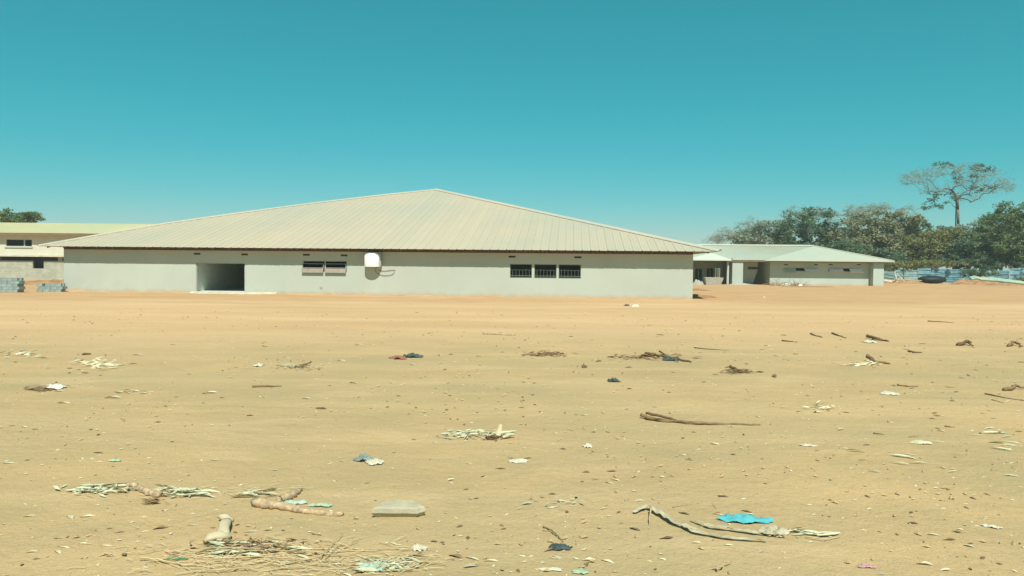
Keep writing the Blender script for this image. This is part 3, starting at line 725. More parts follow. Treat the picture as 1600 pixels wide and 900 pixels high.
# black plastic tank lying on its side
p = at_depth(1463, 441, 117); p.z = 0; sx = F/p.y
tk = MB(); rw = 20.5/sx; rh = 13/sx
n = 14; vs = []; fs = []
for j in range(n+1):
    a = math.pi*j/n; 
    for i in range(20):
        b_ = 2*math.pi*i/20; rib = 1+.025*math.cos(j*3.2)
        vs.append((-rw*math.cos(a), rw*.7*math.sin(a)**.75*math.cos(b_)*rib, rh*.55+rh*.5*math.sin(a)**.75*math.sin(b_)*rib))
for j in range(n):
    for i in range(20): fs.append((j*20+i, j*20+(i+1) % 20, (j+1)*20+(i+1) % 20, (j+1)*20+i))
o = tk.add(vs, fs).build('water_tank', M['blacktank'], smooth=True, loc=(p.x, p.y+1.2, -.1)); tag(o, 'black plastic tank lying on its side before the blue fence', 'tank')
# mint sheet leaning on the mound
p0 = at_depth(1518, 437, 97); p1 = at_depth(1604, 441, 93)
m_ = MB(); d = (p1-p0); nseg = 10; vs = []
for i in range(nseg+1):
    t = i/nseg; c = p0.lerp(p1, t); hgt = .30+.05*math.sin(t*3)
    z = at_depth(1518+86*t, np.interp(t, [0, .12, .2, .5, 1], [438, 435.5, 438.5, 440, 445]), c.y).z
    vs += [(c.x, c.y, z-.05), (c.x, c.y-.10, z+.10), (c.x, c.y+.15, z+hgt+.05), (c.x, c.y+.6, z+hgt+.15)]
m_.add(vs, [(4*i+k, 4*i+4+k, 4*i+5+k, 4*i+1+k) for i in range(nseg) for k in range(3)])
o = m_.build('roofing_sheet', M['mint']); tag(o, 'long mint green sheet lying on red soil at the right edge', 'metal sheet')
# leaning pale planks and poles beside the far house
random.seed(11)
pl_ = [((1377, 438), (1402, 440.5), .12, 'whitebit'), ((1378, 436), (1392, 440), .10, 'palewood'), ((1390, 441), (1409, 434), .07, 'palewood'), ((1385, 441), (1404, 438), .07, 'palewood'),
       ((1402, 440), (1398, 425), .05, 'palewood'), ((1414, 441), (1401, 427), .06, 'palewood'), ((1396, 441), (1408, 430), .045, 'stick'), ((1400, 436.5), (1440, 438.5), .06, 'palewood')]
desc = ['white board lying at the foot of the far house corner pillar', 'short pale board beside the far house pillar', 'pale plank tilted up to the right in the debris by the pillar', 'pale plank lying low across the debris by the pillar',
        'thin upright pole poking from the debris heap', 'slanted pale pole leaning left over the debris heap', 'dark thin pole leaning right over the debris heap', 'long pale rail lying left of the black tank']
for (q, r2, rad, mt), ds in zip(pl_, desc):
    a = at_depth(*q, 99.5); b_ = at_depth(*r2, 100.2); o = MB().tube([a, a.lerp(b_, .5)+Vector((0, 0, .03)), b_], rad*1.3, 5, .6).build('plank', M[mt]); tag(o, ds, 'plank', 'planks and poles heaped by the far house')

# building blocks / bags heap in the porch
for k, (x0_, x1_, y0_, y1_, ds) in enumerate([(1100, 1128, 431.5, 443.5, 'pale concrete tub standing before the porch of the far house'), (1085, 1100, 434, 443.5, 'grey rubble heap beside the pale tub at the porch')]):
    p = at(( x0_+x1_)/2, 445); s_ = F/p.y; wd = (x1_-x0_)/s_/2; ht = 12/s_
    if k == 0:
        m_ = MB(); m_.add([(-wd*.85, -.5, 0), (wd*.75, -.5, 0), (wd*.75, .5, 0), (-wd*.85, .5, 0), (-wd, -.6, ht*.95), (wd*1.05, -.6, ht*.95), (wd*1.05, .6, ht), (-wd, .6, ht),
                           (-wd*.9, -.5, ht*.95), (wd*.95, -.5, ht*.95), (wd*.95, .5, ht), (-wd*.9, .5, ht), (-wd*.8, -.4, ht*.3), (wd*.7, -.4, ht*.3), (wd*.7, .4, ht*.3), (-wd*.8, .4, ht*.3)],
                          [(0, 3, 2, 1), (0, 1, 5, 4), (1, 2, 6, 5), (2, 3, 7, 6), (3, 0, 4, 7), (4, 5, 9, 8), (5, 6, 10, 9), (6, 7, 11, 10), (7, 4, 8, 11), (8, 9, 13, 12), (9, 10, 14, 13), (10, 11, 15, 14), (11, 8, 12, 15), (12, 13, 14, 15)])
        o = m_.build('concrete_tub', M['concrete'], loc=(p.x, p.y, -.02)); tag(o, ds, 'tub')
    else:
        o = mound((x0_+x1_)/2, 445, 22, 10, ds, 'concrete', seed=5, depth=.8, cat='rubble', name='rubble_heap')

# ------------------------------------------------------------------ trees
TG = 'trees behind the far house and fence'
BG = 'bushes along the sheet fence'
def rand_lobe(l, r):
    while True:
        v = r.normal(size=3); v /= np.linalg.norm(v); rad = r.random()**(1/2.2)
        return v*rad
def leaf_mesh(name, centers, radii, count, size, mat, r, flat=.55, lsz=(1, 1)):
    tot = len(centers)*count
    c = np.repeat(np.array(centers), count, axis=0); rr = np.repeat(np.array(radii), count)
    off = r.normal(size=(tot, 3)); off *= (r.random(tot)[:, None]**.6/np.linalg.norm(off, axis=1)[:, None])
    off *= rr[:, None]; off[:, 2] *= flat
    c = c+off
    u = r.normal(size=(tot, 3)); u[:, 2] *= .6; u /= np.linalg.norm(u, axis=1)[:, None]
    v = np.cross(u, r.normal(size=(tot, 3))); v /= np.linalg.norm(v, axis=1)[:, None]
    s = size*(.55+.9*r.random(tot))[:, None]
    V = np.stack([c-u*s*lsz[0]-v*s*.1, c-v*s*.5*lsz[1], c+u*s*lsz[0]+v*s*.1, c+v*s*.5*lsz[1]], axis=1).reshape(-1, 3)
    me = bpy.data.meshes.new(name); me.vertices.add(len(V)); me.vertices.foreach_set('co', V.ravel())
    me.loops.add(tot*4); me.loops.foreach_set('vertex_index', np.arange(tot*4))
    me.polygons.add(tot); me.polygons.foreach_set('loop_start', np.arange(0, tot*4, 4)); me.polygons.foreach_set('loop_total', np.full(tot, 4))
    me.materials.append(mat); me.update(); me.validate(); return me
def tree(label, bx, Y, lobes, mat, seed, nclump=70, count=70, size=.22, crad=1.0, cat='tree', name='tree', trunk_px=None, group=None, flat=.55, tr=.22, lsz=(1, 1), bark='trunk', trunk_top=None, ex=.55):
    kf = 1.25 if group == TG else 1.14 if group == BG else 1.0
    Y *= kf; crad *= kf; size *= kf*.95; tr *= kf
    r = np.random.default_rng(seed)
    base = at_depth(bx, 440, Y); base.z = 0
    s = F/Y; A = []
    wts = np.array([l[2]*l[3] for l in lobes], float); wts /= wts.sum()
    for _ in range(nclump):
        l = lobes[r.choice(len(lobes), p=wts)]; v = rand_lobe(l, r)
        c = at_depth(l[0], l[1], Y); rx, rz = l[2]/s, l[3]/s
        A.append(np.array([c.x+v[0]*rx, c.y+v[1]*min(rx, 5.0), max(c.z+v[2]*rz, .3)]) - np.array([base.x, base.y, 0]))
    # skeleton: trunk then a limb to every clump from the nearest lower node
    cz = np.mean([a[2] for a in A]); zmin = min(a[2] for a in A)
    tt = at_depth(trunk_top[0], trunk_top[1], Y) if trunk_top else None
    top = np.array([tt.x-base.x, 0, tt.z]) if tt else np.array([np.mean([a[0] for a in A])*.6, 0, max(cz*.85, zmin*.9)])
    nodes = [np.zeros(3)]; par = [-1]
    for k in range(1, 7):
        t = k/6; nodes.append(top*t + np.array([math.sin(t*5+seed)*.12*top[2]*.15, math.cos(t*4+seed)*.1, 0])*(1-t*.3)); par.append(len(nodes)-2)
    cnt_start = 2 if top[2] < 4 else 3
    A.sort(key=lambda a: np.linalg.norm(a-top))
    for a in A:
        N = np.array(nodes[cnt_start:]); d = np.linalg.norm(N-a, axis=1) + np.maximum(0, N[:, 2]-a[2]+.3)*1.5
        i = int(np.argmin(d))+cnt_start; p = nodes[i]; dist = np.linalg.norm(a-p); m = 2 if dist < 2 else 3
        for k in range(1, m+1):
            t = k/m; q = p*(1-t)+a*t; q = q+np.array([0, 0, 1])*math.sin(t*math.pi)*dist*.08+r.normal(size=3)*dist*.04*(1 if k < m else 0)
            nodes.append(q); par.append(i if k == 1 else len(nodes)-2)
    sub = [1]*len(nodes)
    for i in range(len(nodes)-1, 0, -1): sub[par[i]] += sub[i]
    mx = sub[0]; rad = [max(.018, tr*(x/mx)**ex) for x in sub]
    root = empty(name, base); tag(root, label, cat, group)
    mb = MB()
    for i in range(1, len(nodes)):
        if rad[i] < .02 and crad < .01: continue
        mb.tube([nodes[par[i]], nodes[i]], [min(rad[par[i]], rad[i]*1.35), rad[i]], 5)
    mb.build('trunk', M[bark], root, smooth=True)
    me = leaf_mesh('crown', A, [crad*(.6+.8*r.random()) for _ in A], count, size, mat if not isinstance(mat, str) else M[mat], r, flat, lsz)
    link_mesh('crown', me, root)
    return root
tree('pale nearly bare grey tree above the far house at the left end of the row', 1150, 128, [(1150, 368, 38, 17), (1126, 374, 26, 10), (1180, 358, 28, 20)], 'lf_pale', 21, 90, 70, .17, 1.2, group=TG, flat=.45, lsz=(1.2, .35))
tree('rounded grey green tree above the far house, second from the left in the row', 1195, 120, [(1195, 362, 34, 24), (1170, 375, 30, 14), (1215, 376, 30, 16)], 'lf_grey', 22, 90, 85, .2, 1.1, group=TG)
tree('tall dark green tree with a rounded top behind the middle of the far house', 1268, 117, [(1265, 350, 40, 29), (1240, 368, 34, 22), (1292, 366, 32, 22), (1262, 385, 50, 15)], 'lf_dark', 23, 130, 90, .2, 1.05, group=TG, tr=.3)
tree('grey pale crown rising just right of the tall dark tree top', 1262, 126, [(1262, 336, 44, 15), (1225, 350, 20, 10)], 'lf_grey', 24, 60, 60, .18, 1.2, group=TG, lsz=(1.2, .4))
tree('faint bare twiggy crown showing above the brown tree', 1345, 135, [(1335, 332, 42, 13), (1385, 326, 38, 10), (1420, 333, 30, 10)], 'lf_pale', 25, 80, 60, .17, 1.3, group=TG, flat=.4, lsz=(1.3, .3))
tree('broad olive brown tree right behind the right end of the far house', 1370, 113, [(1370, 352, 62, 24), (1345, 378, 55, 26), (1415, 350, 38, 22), (1390, 390, 50, 20)], 'lf_olive', 26, 200, 95, .2, 1.05, group=TG, tr=.32)
tree('low dark green tree beside the far house roof tip', 1340, 108, [(1340, 396, 45, 13), (1375, 405, 40, 14), (1310, 384, 20, 10)], 'lf_dark', 27, 80, 80, .2, .9, group=TG)
tree('yellow green tree in the middle of the row between brown tree and tall tree', 1440, 111, [(1440, 385, 45, 22), (1425, 402, 45, 14), (1470, 372, 30, 16)], 'lf_yellow', 28, 120, 85, .19, .95, group=TG)
tree('grey green bushy tree at the foot of the tall flat topped tree', 1490, 116, [(1492, 375, 45, 24), (1520, 365, 30, 16), (1470, 395, 40, 15)], 'lf_grey', 29, 110, 85, .2, 1.0, group=TG)
tree('tall sparse flat topped tree rising far above all the others', 1494, 124, [(1440, 274, 36, 15), (1490, 264, 46, 12), (1535, 280, 42, 18), (1562, 294, 24, 10), (1420, 284, 18, 10), (1505, 290, 26, 14), (1455, 296, 22, 8), (1578, 286, 12, 5), (1512, 310, 24, 7)], 'lf_pale', 30, 250, 32, .16, 1.05, group=TG, flat=.55, tr=.22, ex=.62, lsz=(1.3, .24), trunk_top=(1496, 305))
tree('dark leafed second crown on the lower limbs of the tall tree', 1488, 124.6, [(1472, 308, 26, 10), (1458, 322, 16, 6), (1512, 276, 26, 10), (1535, 296, 22, 8), (1480, 256, 30, 5), (1540, 262, 30, 6)], 'lf_dark', 31, 90, 20, .17, .7, group=TG, flat=.5, tr=.09, trunk_top=(1495, 325))
tree('big bright green tree filling the right edge of the photo', 1585, 106, [(1580, 345, 48, 28), (1560, 375, 48, 26), (1620, 350, 40, 34), (1600, 392, 50, 22)], 'lf_green', 32, 230, 100, .19, 1.0, group=TG, tr=.35)
tree('dark green tree low in front of the big right edge tree', 1540, 108, [(1535, 400, 40, 15), (1575, 403, 44, 14), (1510, 390, 28, 14)], 'lf_dark', 33, 110, 90, .19, .9, group=TG)
tree('dark low tree filling the gap over the blue fence under the tall tree', 1500, 112, [(1500, 404, 46, 14), (1540, 410, 30, 10), (1450, 404, 40, 12)], 'lf_dark', 38, 120, 80, .2, .9, group=TG)
tree('green tree half outside the right edge', 1680, 110, [(1670, 350, 50, 40), (1690, 395, 50, 30)], 'lf_green', 34, 110, 80, .2, 1.1, group=TG)
tree('dark backing tree seen deep between brown and yellow trees', 1420, 124, [(1430, 380, 60, 30), (1380, 390, 50, 26), (1480, 395, 50, 20)], 'lf_dark', 35, 120, 90, .24, 1.2, group=TG)
tree('dark backing tree seen deep under the right edge tree', 1560, 122, [(1560, 380, 60, 35), (1620, 390, 50, 30)], 'lf_dark', 36, 110, 90, .24, 1.2, group=TG)
tree('flat topped green tree rising behind the yellow roof at the left edge', 12, 118, [(15, 336, 34, 8), (48, 338, 20, 7), (-25, 338, 34, 10), (20, 345, 34, 7)], 'lf_green', 37, 90, 70, .2, .9, flat=.4, tr=.3)
for i, (bx, Y, lob, mt, lab) in enumerate([
    (1412, 105, [(1412, 414, 26, 8)], 'lf_yellow', 'yellowish bush left end of the blue fence'),
    (1532, 107, [(1530, 427, 24, 9)], 'lf_dark', 'dark bush smothering the gap in the blue fence'),
    (1465, 114, [(1465, 414, 40, 8)], 'lf_yellow', 'yellow green bush hanging over the fence above the black tank'),
    (1400, 116, [(1395, 418, 24, 10)], 'lf_dark', 'dark bush behind the teal fence sheets'),
    (1597, 96, [(1600, 440, 9, 4)], 'lf_yellow', 'small yellow green weed tuft at the right edge on the mint sheet'),
    (1485, 117, [(1488, 410, 34, 10), (1510, 405, 26, 10)], 'lf_dark', 'dark bush behind the fence right of the black tank'),
    (1610, 117, [(1605, 408, 30, 12)], 'lf_green', 'green bush behind the fence at the right edge'),
    (1440, 118, [(1440, 410, 34, 10)], 'lf_green', 'green bush behind the fence left of the black tank'),
    (1550, 114, [(1560, 414, 50, 8)], 'lf_dark', 'dark bush hanging over the right part of the fence')]):
    tree(lab, bx, Y, lob, mt, 60+i, 26, 60, .15, .6, cat='bush', name='bush', group=BG, tr=.07)

# dry brush in front of the far house
def brush(px, py, wpx, hpx, label, seed, mt='stick', n=60, name='brush_pile'):
    random.seed(seed); p = at(px, py); s = F/p.y; wd = wpx/s/2; ht = hpx/s; m_ = MB()
    for _ in range(n):
        a = Vector((random.uniform(-wd, wd), random.uniform(-.5, .5), 0)); L_ = random.uniform(.3, 1)*ht*1.3
        d = Vector((random.gauss(0, 1), random.gauss(0, .5), random.random()*.9)).normalized(); b_ = a+d*L_; b_.z = min(b_.z, ht)
        mid = a.lerp(b_, .5)+Vector((random.uniform(-.1, .1), 0, random.uniform(0, .15)*ht)); m_.tube([a, mid, b_], [.022, .016, .008], 4)
    o = m_.build(name, M[mt], loc=(p.x, p.y, 0)); tag(o, label, 'brush pile', 'dry brush piles in front of the far house'); return o
brush(1228, 446.5, 50, 13, 'dark twiggy brush pile left of the far house windows', 1, n=70)
brush(1273, 445, 34, 16, 'taller grey brush pile under the second open shutter', 2, 'cable', n=60)
brush(1203, 445, 22, 6, 'small brush scraps at the corner of the far house wing', 3, n=26)
mound(1160, 445.2, 60, 4, 'pale rubble strip at the foot of the middle wall of the far house', 'concrete', 12, .8, 'rubble', 'rubble_heap')
for k, (px, py, wpx, ds) in enumerate([(1203, 444, 9, 'pale stone beside the brush at the wing corner'), (1228, 445.5, 20, 'pale broad stone under the dark brush pile'), (1252, 447.5, 10, 'small white stone right of the dark brush pile'), (1196, 465, 6, 'white lump alone on the earth before the far house')]):
    mound(px, py, wpx, 5 if k < 3 else 3, ds, 'whitebit', 30+k, .3, 'stone', 'stone')

# ------------------------------------------------------------------ things on the ground
def husk_mesh(name, L_, wd, mat, seed, curl=.35, tw=.5):
    random.seed(seed); n = 6; vs = []
    c1_ = random.uniform(.4, 1)*curl; bend = random.uniform(-.4, .4)
    for i in range(n+1):
        t = i/n; w_ = wd*math.sin(math.pi*(.08+.86*t))*(1+random.uniform(-.2, .2)); x = (t-.5)*L_
        z = c1_*L_*.25*(math.sin(t*math.pi*random.choice((1, 1, 1.02)))) + random.uniform(0, .004); y = bend*L_*.3*(t-.5)**2*4
        a = tw*(t-.5)
        for k in (-1, -.4, .4, 1):
            vs.append((x, y+k*w_/2*math.cos(a), z+abs(k)**2*w_*.28+k*w_/2*math.sin(a)+.003))
    fs = [(4*i+k, 4*i+4+k, 4*i+5+k, 4*i+1+k) for i in range(n) for k in range(3)]
    return MB().add(vs, fs).mesh(name, mat, True)
def crumple(name, L_, D_, H_, mat, seed, nx=22, ny=12, ragged=.25):
    vs = []; fs = []
    for j in range(ny+1):
        for i in range(nx+1):
            u = i/nx*2-1; v = j/ny*2-1
            e = 1+ragged*1.4*noise.noise(Vector((u*1.7, v*1.7, seed*3.1)))
            h = H_*max(0, (1-.55*(u*u+v*v)))*(.55+.9*noise.noise(Vector((u*2.4+seed, v*2.4, seed)))+.45*noise.noise(Vector((u*6, v*6, seed*2))))
            sh = noise.noise(Vector((u*3, v*3, seed+9)))*.12
            vs.append(((u+sh)*L_/2*e*(1-.25*v*v), (v+sh*.7)*D_/2*e*(1-.3*u*u), max(h, .0)+.006))
    for j in range(ny):
        for i in range(nx): fs.append((j*(nx+1)+i, j*(nx+1)+i+1, (j+1)*(nx+1)+i+1, (j+1)*(nx+1)+i))
    return MB().add(vs, fs).mesh(name, mat, True)
def put(o, px, py, rz=0, lift=0.0): p = at(px, py, lift); o.location = p; o.rotation_euler = (0, 0, rz); return o
def sc_at(py, px=800): return F/at(px, py).y
def cloth(name, px, py, wpx, dm, hpx, mat, label, cat, seed, rz=0, ragged=.3):
    s = sc_at(py, px); o = link_mesh(name, crumple(name, wpx/s, dm, hpx/s, M[mat], seed, ragged=ragged)); put(o, px, py, rz); tag(o, label, cat); return o
def stick(name, pix, rad, mat, label, cat, lifts=None, group=None, n=7, wig=.12, seed=0, parent=None):
    random.seed(seed); P = [at(*q) for q in pix]; pts = []
    for i, (a, b_) in enumerate(zip(P[:-1], P[1:])):
        for k in range(7): pts.append(a.lerp(b_, k/7)+Vector((random.uniform(-1, 1), random.uniform(-1, 1), 0))*wig*rad*4)
    pts.append(P[-1]); m_ = len(pts); L2 = []
    for i, p in enumerate(pts):
        t = i/(m_-1); l = np.interp(t, np.linspace(0, 1, len(lifts)), lifts) if lifts else 0; r_i = rad*(1.0-.55*t)*(1+random.uniform(-.15, .15))
        p.z = ground_h(p.x, p.y)+r_i*.7+l; L2.append(r_i)
    c = pts[0].copy(); mb = MB().tube([p-c for p in pts], L2, n)
    if rad > .015:
        mb.v = [tuple(Vector(v) + Vector((noise.noise(Vector(v)*28+Vector((seed, 0, 0))), noise.noise(Vector(v)*28+Vector((0, seed, 5))), noise.noise(Vector(v)*28+Vector((3, 0, seed)))))*rad*.24) for v in mb.v]
    o = mb.build(name, M[mat], parent, smooth=True, loc=c if parent is None else c-parent.location)
    if parent is None: tag(o, label, cat, group)
    return o
def tangle(name, px, py, wpx, hpx, n, mat, label, cat, seed, L=(8, 22), up=.25, group=None):
    """a low heap of broken leaves and twigs"""
    random.seed(seed); c = at(px, py); mb = MB(); s = sc_at(py, px)
    for i in range(n):
        x = px+random.gauss(0, .36)*wpx/1.4; y = py+random.gauss(0, .36)*hpx/1.4; p = at(x, y)-c; p.z += random.random()*up*hpx/s
        l = random.uniform(*L)/s; a = random.gauss(0, .7); d = Vector((math.cos(a), math.sin(a), random.uniform(-.25, .35)))*l/2; w_ = l*random.uniform(.08, .3)
        q = Vector((-d.y, d.x, random.uniform(-.6, .6)*l)).normalized()*w_/2; m_ = Vector((0, 0, w_*random.uniform(.1, .5)))
        p.z += .004+abs(d.z)
        mb.add([p-d, p-q, p-q*.2+m_, p+d, p+q], [(0, 1, 2), (1, 3, 2), (3, 4, 2), (4, 0, 2)])
    o = mb.build(name, M[mat], loc=c); tag(o, label, None, group, 'stuff'); return o
# broken concrete slab
p = at(622, 810); s_ = F/p.y
def slab():
    k_ = [(-43, 0), (31, 0), (43, 4.5), (31, 14), (0, 16), (-31, 14)]   # outline in photo pixels of width, depth in hundredths of a metre
    out = []
    for (xa, ya), (xb, yb) in zip(k_, k_[1:]+k_[:1]):
        for q in range(6):
            t = q/6; x = (xa+(xb-xa)*t)/s_; y = (ya+(yb-ya)*t)/100
            out.append((x+noise.noise(Vector((x*40, y*40, 1)))*.008, y+noise.noise(Vector((x*40, y*40, 9)))*.008))
    n = len(out); cx, cy = 0, .07; vs = []
    for (x, y) in out:                      # ring 0: lower edge, 1: upper edge, 2: bevelled top, 3: recessed foot
        z0 = .034 + y*.15; vs.append((x, y, z0))
    for (x, y) in out: vs.append((cx+(x-cx)*.955, cy+(y-cy)*.93, .070+y*.10+noise.noise(Vector((x*30, y*30, 3)))*.005))
    for (x, y) in out: vs.append((cx+(x-cx)*.80, cy+(y-cy)*.78, .082+y*.10+noise.noise(Vector((x*22, y*22, 5)))*.006))
    for (x, y) in out: vs.append((cx+(x-cx)*.80, cy+(y-cy)*.66+.025, -.03))
    vs.append((cx, cy, .094))
    fs = [(n+i, 2*n+i, 2*n+(i+1) % n, n+(i+1) % n)[::-1] for i in range(n)] + [(i, n+i, n+(i+1) % n, (i+1) % n)[::-1] for i in range(n)] + [(3*n+i, i, (i+1) % n, 3*n+(i+1) % n)[::-1] for i in range(n)] + [(2*n+i, 4*n, 2*n+(i+1) % n)[::-1] for i in range(n)]
    return MB().add(vs, fs)
o = slab().build('concrete_slab', simple('tan grey concrete', (0.40, 0.36, 0.25), var=.12, scale=9, bstr=.5), loc=(p.x, p.y, p.z+.006)); 
tag(o, 'broken grey concrete slab lying alone on the sand in the foreground', 'slab')
# forked log
lg = empty('forked_log', at(465, 800)); tag(lg, 'forked tan log lying in dry leaves left of the concrete slab', 'log')
stick('log_stem', [(398, 792), (430, 797), (475, 802), (534, 806)], .044, 'log', None, None, n=9, seed=1, parent=lg, wig=.08)
stick('log_branch', [(436, 789), (455, 781), (470, 769)], .040, 'log', None, None, n=9, seed=2, parent=lg, wig=.05)
stick('log', [(250, 776), (232, 772), (210, 762), (196, 760)], .036, 'log', 'short tan log end among pale leaves at the left', 'log', n=9, seed=3, wig=.06)
# pale bark piece
bp = empty('bark_piece', at(345, 845)); tag(bp, 'pale smooth boot shaped bark piece standing out above the straw', 'bark')
q = at(345, 845)
MB().tube([(-.11, .40, .02), (-.075, .28, .04), (-.03, .13, .045), (.01, .01, .04), (-.01, -.05, .02)], [.035, .047, .042, .055, .03], 10, .5).build('upright_strip', M['bone'], bp, True)
MB().tube([(.06, .03, .03), (-.01, .0, .045), (-.07, -.03, .04), (-.10, -.06, .02)], [.045, .06, .05, .02], 10, .5).build('heel', M['bone'], bp, True)
MB().tube([(-.19, .43, .04), (-.12, .41, .03), (-.06, .40, .015)], [.015, .035, .015], 8).build('upper_tip', M['bone'], bp, True)
# clusters of husks: each husk is a thing
hid = [0]
husks = [husk_mesh('dry_husk', 1, .22+.05*i, M['husk'], 100+i, .4, .8) for i in range(8)]
def husk_cluster(px, py, wpx, hpx, n, label, grp, seed, size=(18, 42), mats=None):
    random.seed(seed)
    for i in range(n):
        x = px+random.uniform(-1, 1)*wpx/2; y = py+random.uniform(-1, 1)*hpx/2; s = sc_at(y, x)
        o = bpy.data.objects.new('dry_husk', random.choice(husks)); col.objects.link(o)
        put(o, x, y, random.uniform(-.6, .6)+random.choice((0, math.pi)), random.uniform(0, .02)); L_ = random.uniform(*size)/s; o.scale = (L_*1.2, L_*random.uniform(.25, .6), L_*random.uniform(.2, .45))
        o.rotation_euler.x = random.uniform(-.5, .5)
        tag(o, label, 'husk', grp)
husk_cluster(160, 764, 70, 14, 21, 'pale dry husk in the heap left of the short log end', 'husks left of the short log', 1)
husk_cluster(285, 768, 80, 16, 21, 'pale dry husk in the heap right of the short log end', 'husks right of the short log', 2)
husk_cluster(400, 774, 60, 10, 14, 'pale dry husk behind the forked log', 'husks behind the forked log', 3)
husk_cluster(745, 680, 110, 12, 24, 'pale dry husk in the isolated heap at mid ground', 'husks in the mid ground heap', 4, (14, 32))
husk_cluster(80, 605, 60, 7, 10, 'pale dry husk in the far left heap', 'husks in the far left heap', 5, (10, 22))
husk_cluster(210, 612, 60, 7, 13, 'pale dry husk in the greenish heap right of the far left heap', 'husks in the greenish left heap', 6, (8, 18))
husk_cluster(400, 862, 150, 22, 27, 'pale husk mixed in the straw at the bottom', 'husks in the bottom straw', 7, (20, 50))
husk_cluster(600, 885, 90, 20, 18, 'pale husk at the right end of the bottom straw', 'husks right of the bottom straw', 8, (20, 50))
husk_cluster(1270, 835, 70, 10, 9, 'pale thin husk right of the turquoise cloth', 'husks right of the turquoise cloth', 9, (20, 40))
husk_cluster(1440, 700, 300, 90, 21, 'scattered pale husk on the right of the open ground', 'husks scattered on the right', 10, (10, 26))
husk_cluster(1560, 690, 70, 30, 6, 'pale husk close to the right edge', 'husks at the right edge', 11, (14, 28))
tangle('leaf_heap', 150, 572, 90, 14, 60, 'leaf_tan', 'loose spread of pale leaf scraps at the far left middle distance', 'leaf heap', 51)
tangle('leaf_heap', 40, 556, 70, 8, 34, 'leaf_tan', 'thin spread of pale leaf scraps by the left edge', 'leaf heap', 52)
tangle('leaf_heap', 470, 577, 60, 8, 30, 'leaf_tan', 'pale leaf scraps around the small brown twig left of centre', 'leaf heap', 53)
tangle('leaf_heap', 1280, 640, 60, 10, 26, 'leaf_tan', 'pale leaf scraps beyond the long dark stick', 'leaf heap', 54)
tangle('leaf_heap', 880, 790, 120, 24, 26, 'leaf_tan', 'faint leaf scraps above the small dark teal rag', 'leaf heap', 55)
tangle('leaf_heap', 160, 767, 80, 14, 60, 'husk', 'shredded pale husk bits in the heap left of the short log', 'husk heap', 56)
tangle('leaf_heap', 285, 769, 90, 14, 60, 'husk', 'shredded pale husk bits in the heap right of the short log', 'husk heap', 57)
tangle('leaf_heap', 740, 681, 110, 12, 60, 'husk', 'shredded pale husk bits in the isolated mid ground heap', 'husk heap', 58)
tangle('leaf_heap', 400, 860, 170, 20, 90, 'leaf_brown', 'dark leaf bits under the bottom straw', 'leaf heap', 59)
tangle('leaf_heap', 610, 884, 100, 20, 60, 'husk', 'shredded pale husk bits right of the bottom straw', 'husk heap', 60)
# upright husk piece on mid ground heap
o = MB().tube([(0, 0, .02), (.01, .05, .06), (.03, .1, .14)], [.03, .035, .02], 7, .4).build('husk_stub', M['bone']); put(o, 778, 684); tag(o, 'pale upright stub rising from the isolated husk heap', 'husk')
o = MB().tube([(0, 0, .02), (.07, .03, .045), (.15, .1, .03)], [.03, .03, .012], 7, .5).build('husk_stub', M['bone']); put(o, 785, 686); tag(o, 'pale flat stub at the right end of the isolated husk heap', 'husk')
tangle('dark_debris', 770, 686, 26, 5, 28, 'stick', 'dark hollow scrap under the upright pale stub', 'debris', 3)
tangle('dark_debris', 238, 784, 26, 9, 28, 'stick', 'dark brown scrap under the short log end', 'debris', 4)
tangle('dark_debris', 385, 852, 90, 9, 99, 'leaf_brown', 'dark brown leaf rubbish behind the bottom straw', 'debris', 5)
tangle('dark_debris', 335, 851, 34, 4, 37, 'stick', 'small dark scrap under the heel of the pale bark', 'debris', 6)
# turquoise cloth etc.
cloth('turquoise_cloth', 1160, 817, 86, .13, 13, 'turq', 'crumpled turquoise cloth on the sand at lower right', 'cloth', 7, -.04)
cloth('sack_scrap', 1208, 834, 44, .22, 11, 'sack', 'crumpled grey sack scrap below the right end of the turquoise cloth', 'sack scrap', 8)
cloth('rag', 858+18, 857, 38, .10, 7, 'ragdark', 'small dark teal rag at the bottom centre', 'rag', 9)
rg_ = cloth('rag', 568, 719, 30, .16, 9, 'ragblue', 'blue grey rag beside a white scrap left of centre', 'rag', 10)
cloth('plastic_scrap', 586, 722, 26, .22, 7, 'paper', 'white scrap touching the blue grey rag', 'scrap', 11, .4)
cloth('rag', 645, 557, 34, .30, 7, 'ragdark', 'black rag on the open ground before the house', 'rag', 12)
cloth('rag', 622, 560, 30, .30, 6, 'ragred', 'faded red rag left of the black rag', 'rag', 13)
cloth('plastic_scrap', 585, 886, 40, .16, 8, 'plastic_teal', 'pale teal plastic scrap in the bottom straw', 'scrap', 14, .2)
cloth('plastic_scrap', 655, 858, 26, .10, 7, 'paper', 'white scrap right of the bottom straw', 'scrap', 15)
cloth('plastic_scrap', 180, 722, 20, .07, 3, 'plastic_mint', 'mint green scrap at the left above the husks', 'scrap', 16)
cloth('plastic_scrap', 458, 789, 44, .08, 5, 'plastic_teal', 'pale teal scrap caught in the fork of the log', 'scrap', 17)
cloth('plastic_scrap', 500, 792, 40, .07, 5, 'plastic_mint', 'greenish scrap behind the forked log stem', 'scrap', 18)
cloth('plastic_scrap', 907, 895, 26, .08, 3, 'plastic_mint', 'mint green scrap at the bottom edge', 'scrap', 19)
cloth('plastic_scrap', 1354, 885, 26, .06, 4, 'pink', 'small pink scrap at the bottom right', 'scrap', 20)
cloth('plastic_scrap', 860, 892, 40, .05, 4, 'paper', 'narrow white scrap at the bottom centre edge', 'scrap', 21)
cloth('plastic_scrap', 810, 721, 30, .12, 4, 'paper', 'flat pale scrap near the centre', 'scrap', 22)
